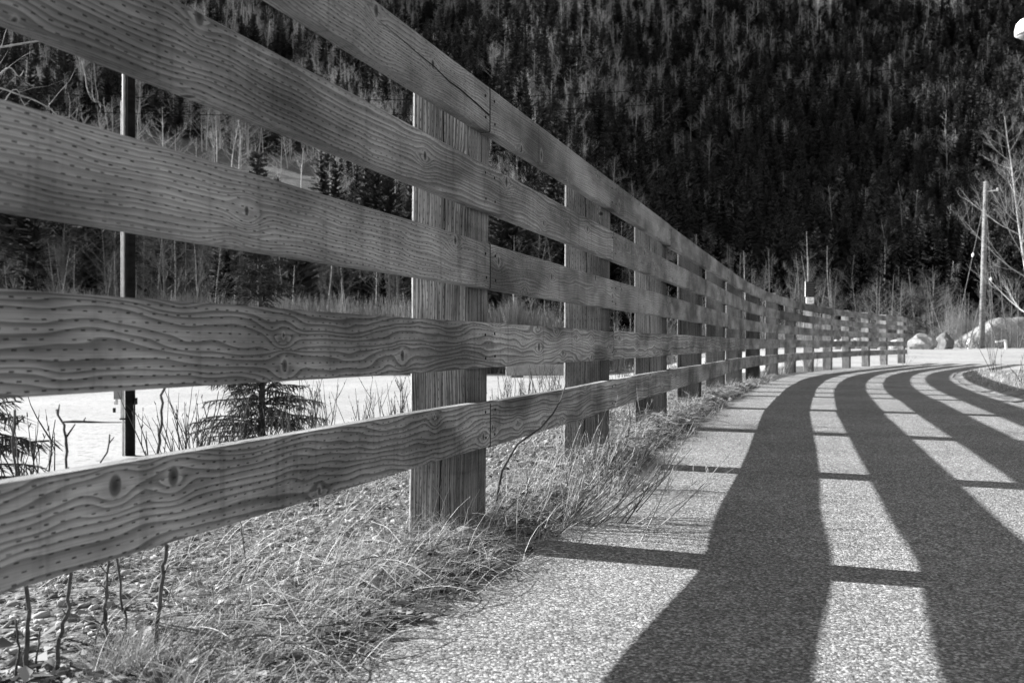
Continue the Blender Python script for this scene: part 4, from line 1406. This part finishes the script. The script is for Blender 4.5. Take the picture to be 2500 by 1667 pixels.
def shrub(loc, n, h, spread, lean, seed, r=.0045, twig=3, mat='bark', pale=0.0):
    e_ = MB(); R = random.Random(seed); pl_ = MB()
    for i in range(n):
        b = Vector((R.gauss(0, spread * .22), R.gauss(0, spread * .22), -.02))
        d = Vector((lean[0] + R.gauss(0, spread), lean[1] + R.gauss(0, spread * .8), 1))
        L = h * R.uniform(.5, 1.05)
        tgt = pl_ if R.random() < pale else e_
        pts = branch_pts(b, d, L, 7, .07, R, .03)
        rr_ = r * R.uniform(.55, 1.1)
        tgt.tube(pts, [rr_ * (1 - .75 * k / 7) for k in range(8)], 5, cap=False)
        for t_ in range(R.randint(1, twig)):
            k = R.randint(2, 6)
            tp = branch_pts(pts[k], (pts[k + 1] - pts[k]).normalized() + Vector((R.uniform(-.7, .7), R.uniform(-.7, .7), .3)), L * R.uniform(.15, .4), 4, .12, R, .03)
            tgt.tube(tp, [rr_ * .5, rr_ * .42, rr_ * .34, rr_ * .24, rr_ * .12], 4, cap=False)
            for q in tp[1:]:
                if R.random() < .4: tgt.tube([q, q + Vector((R.uniform(-.008, .008), 0, .014))], [rr_ * .5, rr_ * .3], 4, cap=False)
    return e_, pl_


def put_shrub(name, loc, label, group=None, **k):
    a, b = shrub(loc, **k)
    e = empty(name, loc, 0, label, 'shrub', group)
    a.build('stems', MT['bark'], e)
    if b.v: b.build('dead_stems', MT['pale_twig'], e)
    return e


# the sprawling shrub at the second post, leaning over the path
x, y = px_ground(1392, 1255, .03)
put_shrub('leaning_shrub', (x, y, Hs(x, y)), 'sprawling bare shrub leaning over the path edge at the second post', n=70, h=.44, spread=.5, lean=(.95, .0), seed=5, r=.0026, twig=4, pale=.75)
x, y = px_ground(1470, 1180, .03)
put_shrub('leaning_shrub', (x, y, Hs(x, y)), 'smaller bare shrub with dark budded shoots spreading along the path edge past the second post', n=44, h=.42, spread=.5, lean=(.8, .25), seed=6, r=.0025, twig=4, pale=.6)
# one long dark curved shoot in front of the lowest rail
pix = [(1205, 1215), (1225, 1150), (1262, 1085), (1320, 1045), (1350, 1010), (1370, 975), (1383, 930)]
yb = 3.25
P_ = [Vector(px_at(a, b, yb + .06 * i)) for i, (a, b) in enumerate(pix)]
P_[0].z = Hs(P_[0].x, P_[0].y) - .01
mb = MB(); fine = []
for i in range(len(P_) - 1):
    for k in range(3): fine.append(P_[i].lerp(P_[i + 1], k / 3) - P_[0])
fine.append(P_[-1] - P_[0])
mb.tube(fine, [.0052 * (1 - .7 * k / len(fine)) for k in range(len(fine))], 7)
o = mb.build('curved_shoot', MT['bark'], None, True); o.location = P_[0]
tag(o, 'long dark curved shoot crossing before the lowest rail past the nearest post', 'shoot')

# thickets on the embankment behind the fence
R = random.Random(77)
BAY = ['the rails before the nearest post', 'the bay past the nearest post', 'the bay past the second post', 'the bay past the third post', 'the bay past the fourth post', 'the bay past the fifth post', 'the bay past the sixth post', 'the far posts']
k_ = 0
for (px_, ytop, dd_, n_, spread_) in ((455, 930, 1.5, 16, .30), (520, 945, 1.7, 10, .25), (610, 950, 1.3, 8, .2), (735, 920, 1.9, 14, .22), (800, 930, 2.2, 8, .2), (905, 930, 2.0, 7, .16), (960, 910, 2.1, 9, .22), (985, 925, 1.7, 8, .2),
                                      (1225, 905, 2.0, 12, .16), (1265, 895, 2.6, 12, .18), (1310, 895, 2.3, 12, .2), (1350, 890, 2.8, 10, .2), (1385, 885, 2.2, 10, .2), (1540, 875, 2.0, 12, .2), (1525, 870, 2.8, 10, .2), (1640, 870, 2.2, 10, .25), (70, 1000, 1.2, 5, .15), (20, 1020, 1.6, 6, .2), (1720, 880, 1.5, 8, .25), (1640, 880, 1.6, 10, .2)):
    # walk along the pixel's ray until it is dd_ metres beyond the fence
    for yy in np.arange(1.5, 30, .05):
        xx = (px_ - CX) / FPX * yy
        if fence_d(xx, yy)[0] >= dd_: break
    else: continue
    g = Hs(xx, yy); ht = max(.35, CAM_H + (HOR - ytop) / FPX * yy - g)
    put_shrub('bare_shrub', (xx, yy, g), ('sparse' if n_ < 9 else 'dense') + ' bare twiggy shrub on the bank behind ' + BAY[min(max(int(np.searchsorted(POST_Y, yy - .3 * dd_)) - 3, 0), 7)], 'shrubs behind the fence',
              n=int(n_ * 2), h=ht, spread=spread_, lean=(0, 0), seed=200 + k_, r=.0034 + .0004 * yy, twig=4)
    k_ += 1
# weeds between the far posts
for (px_, py_, h_, n_) in ((1905, 918, .42, 22), (1975, 908, .62, 20), (1870, 925, .3, 12), (2215, 890, .5, 7), (1560, 1020, .3, 16), (1440, 1110, .3, 16)):
    x, y = px_ground(px_, py_, .02)
    put_shrub('dry_weed', (x, y, Hs(x, y)), 'wiry dead weed growing at the foot of a fence post', 'weeds between the fence posts', n=n_, h=h_, spread=.35, lean=(.15, 0), seed=int(px_), r=.0040, twig=3, pale=.3)
# twiggy plants on the right verge
for (px_, py_, h_, n_, lab) in ((2432, 918, .95, 8, 'bare plant with a few long upright shoots on the right-hand verge'), (2493, 945, .45, 5, 'small bare plant at the outer edge of the right-hand verge')):
    x, y = px_ground(px_, py_, .05)
    put_shrub('verge_plant', (x, y, Hs(x, y)), lab, None, n=n_, h=h_, spread=.22, lean=(0, 0), seed=9 + n_, r=.007, twig=1)
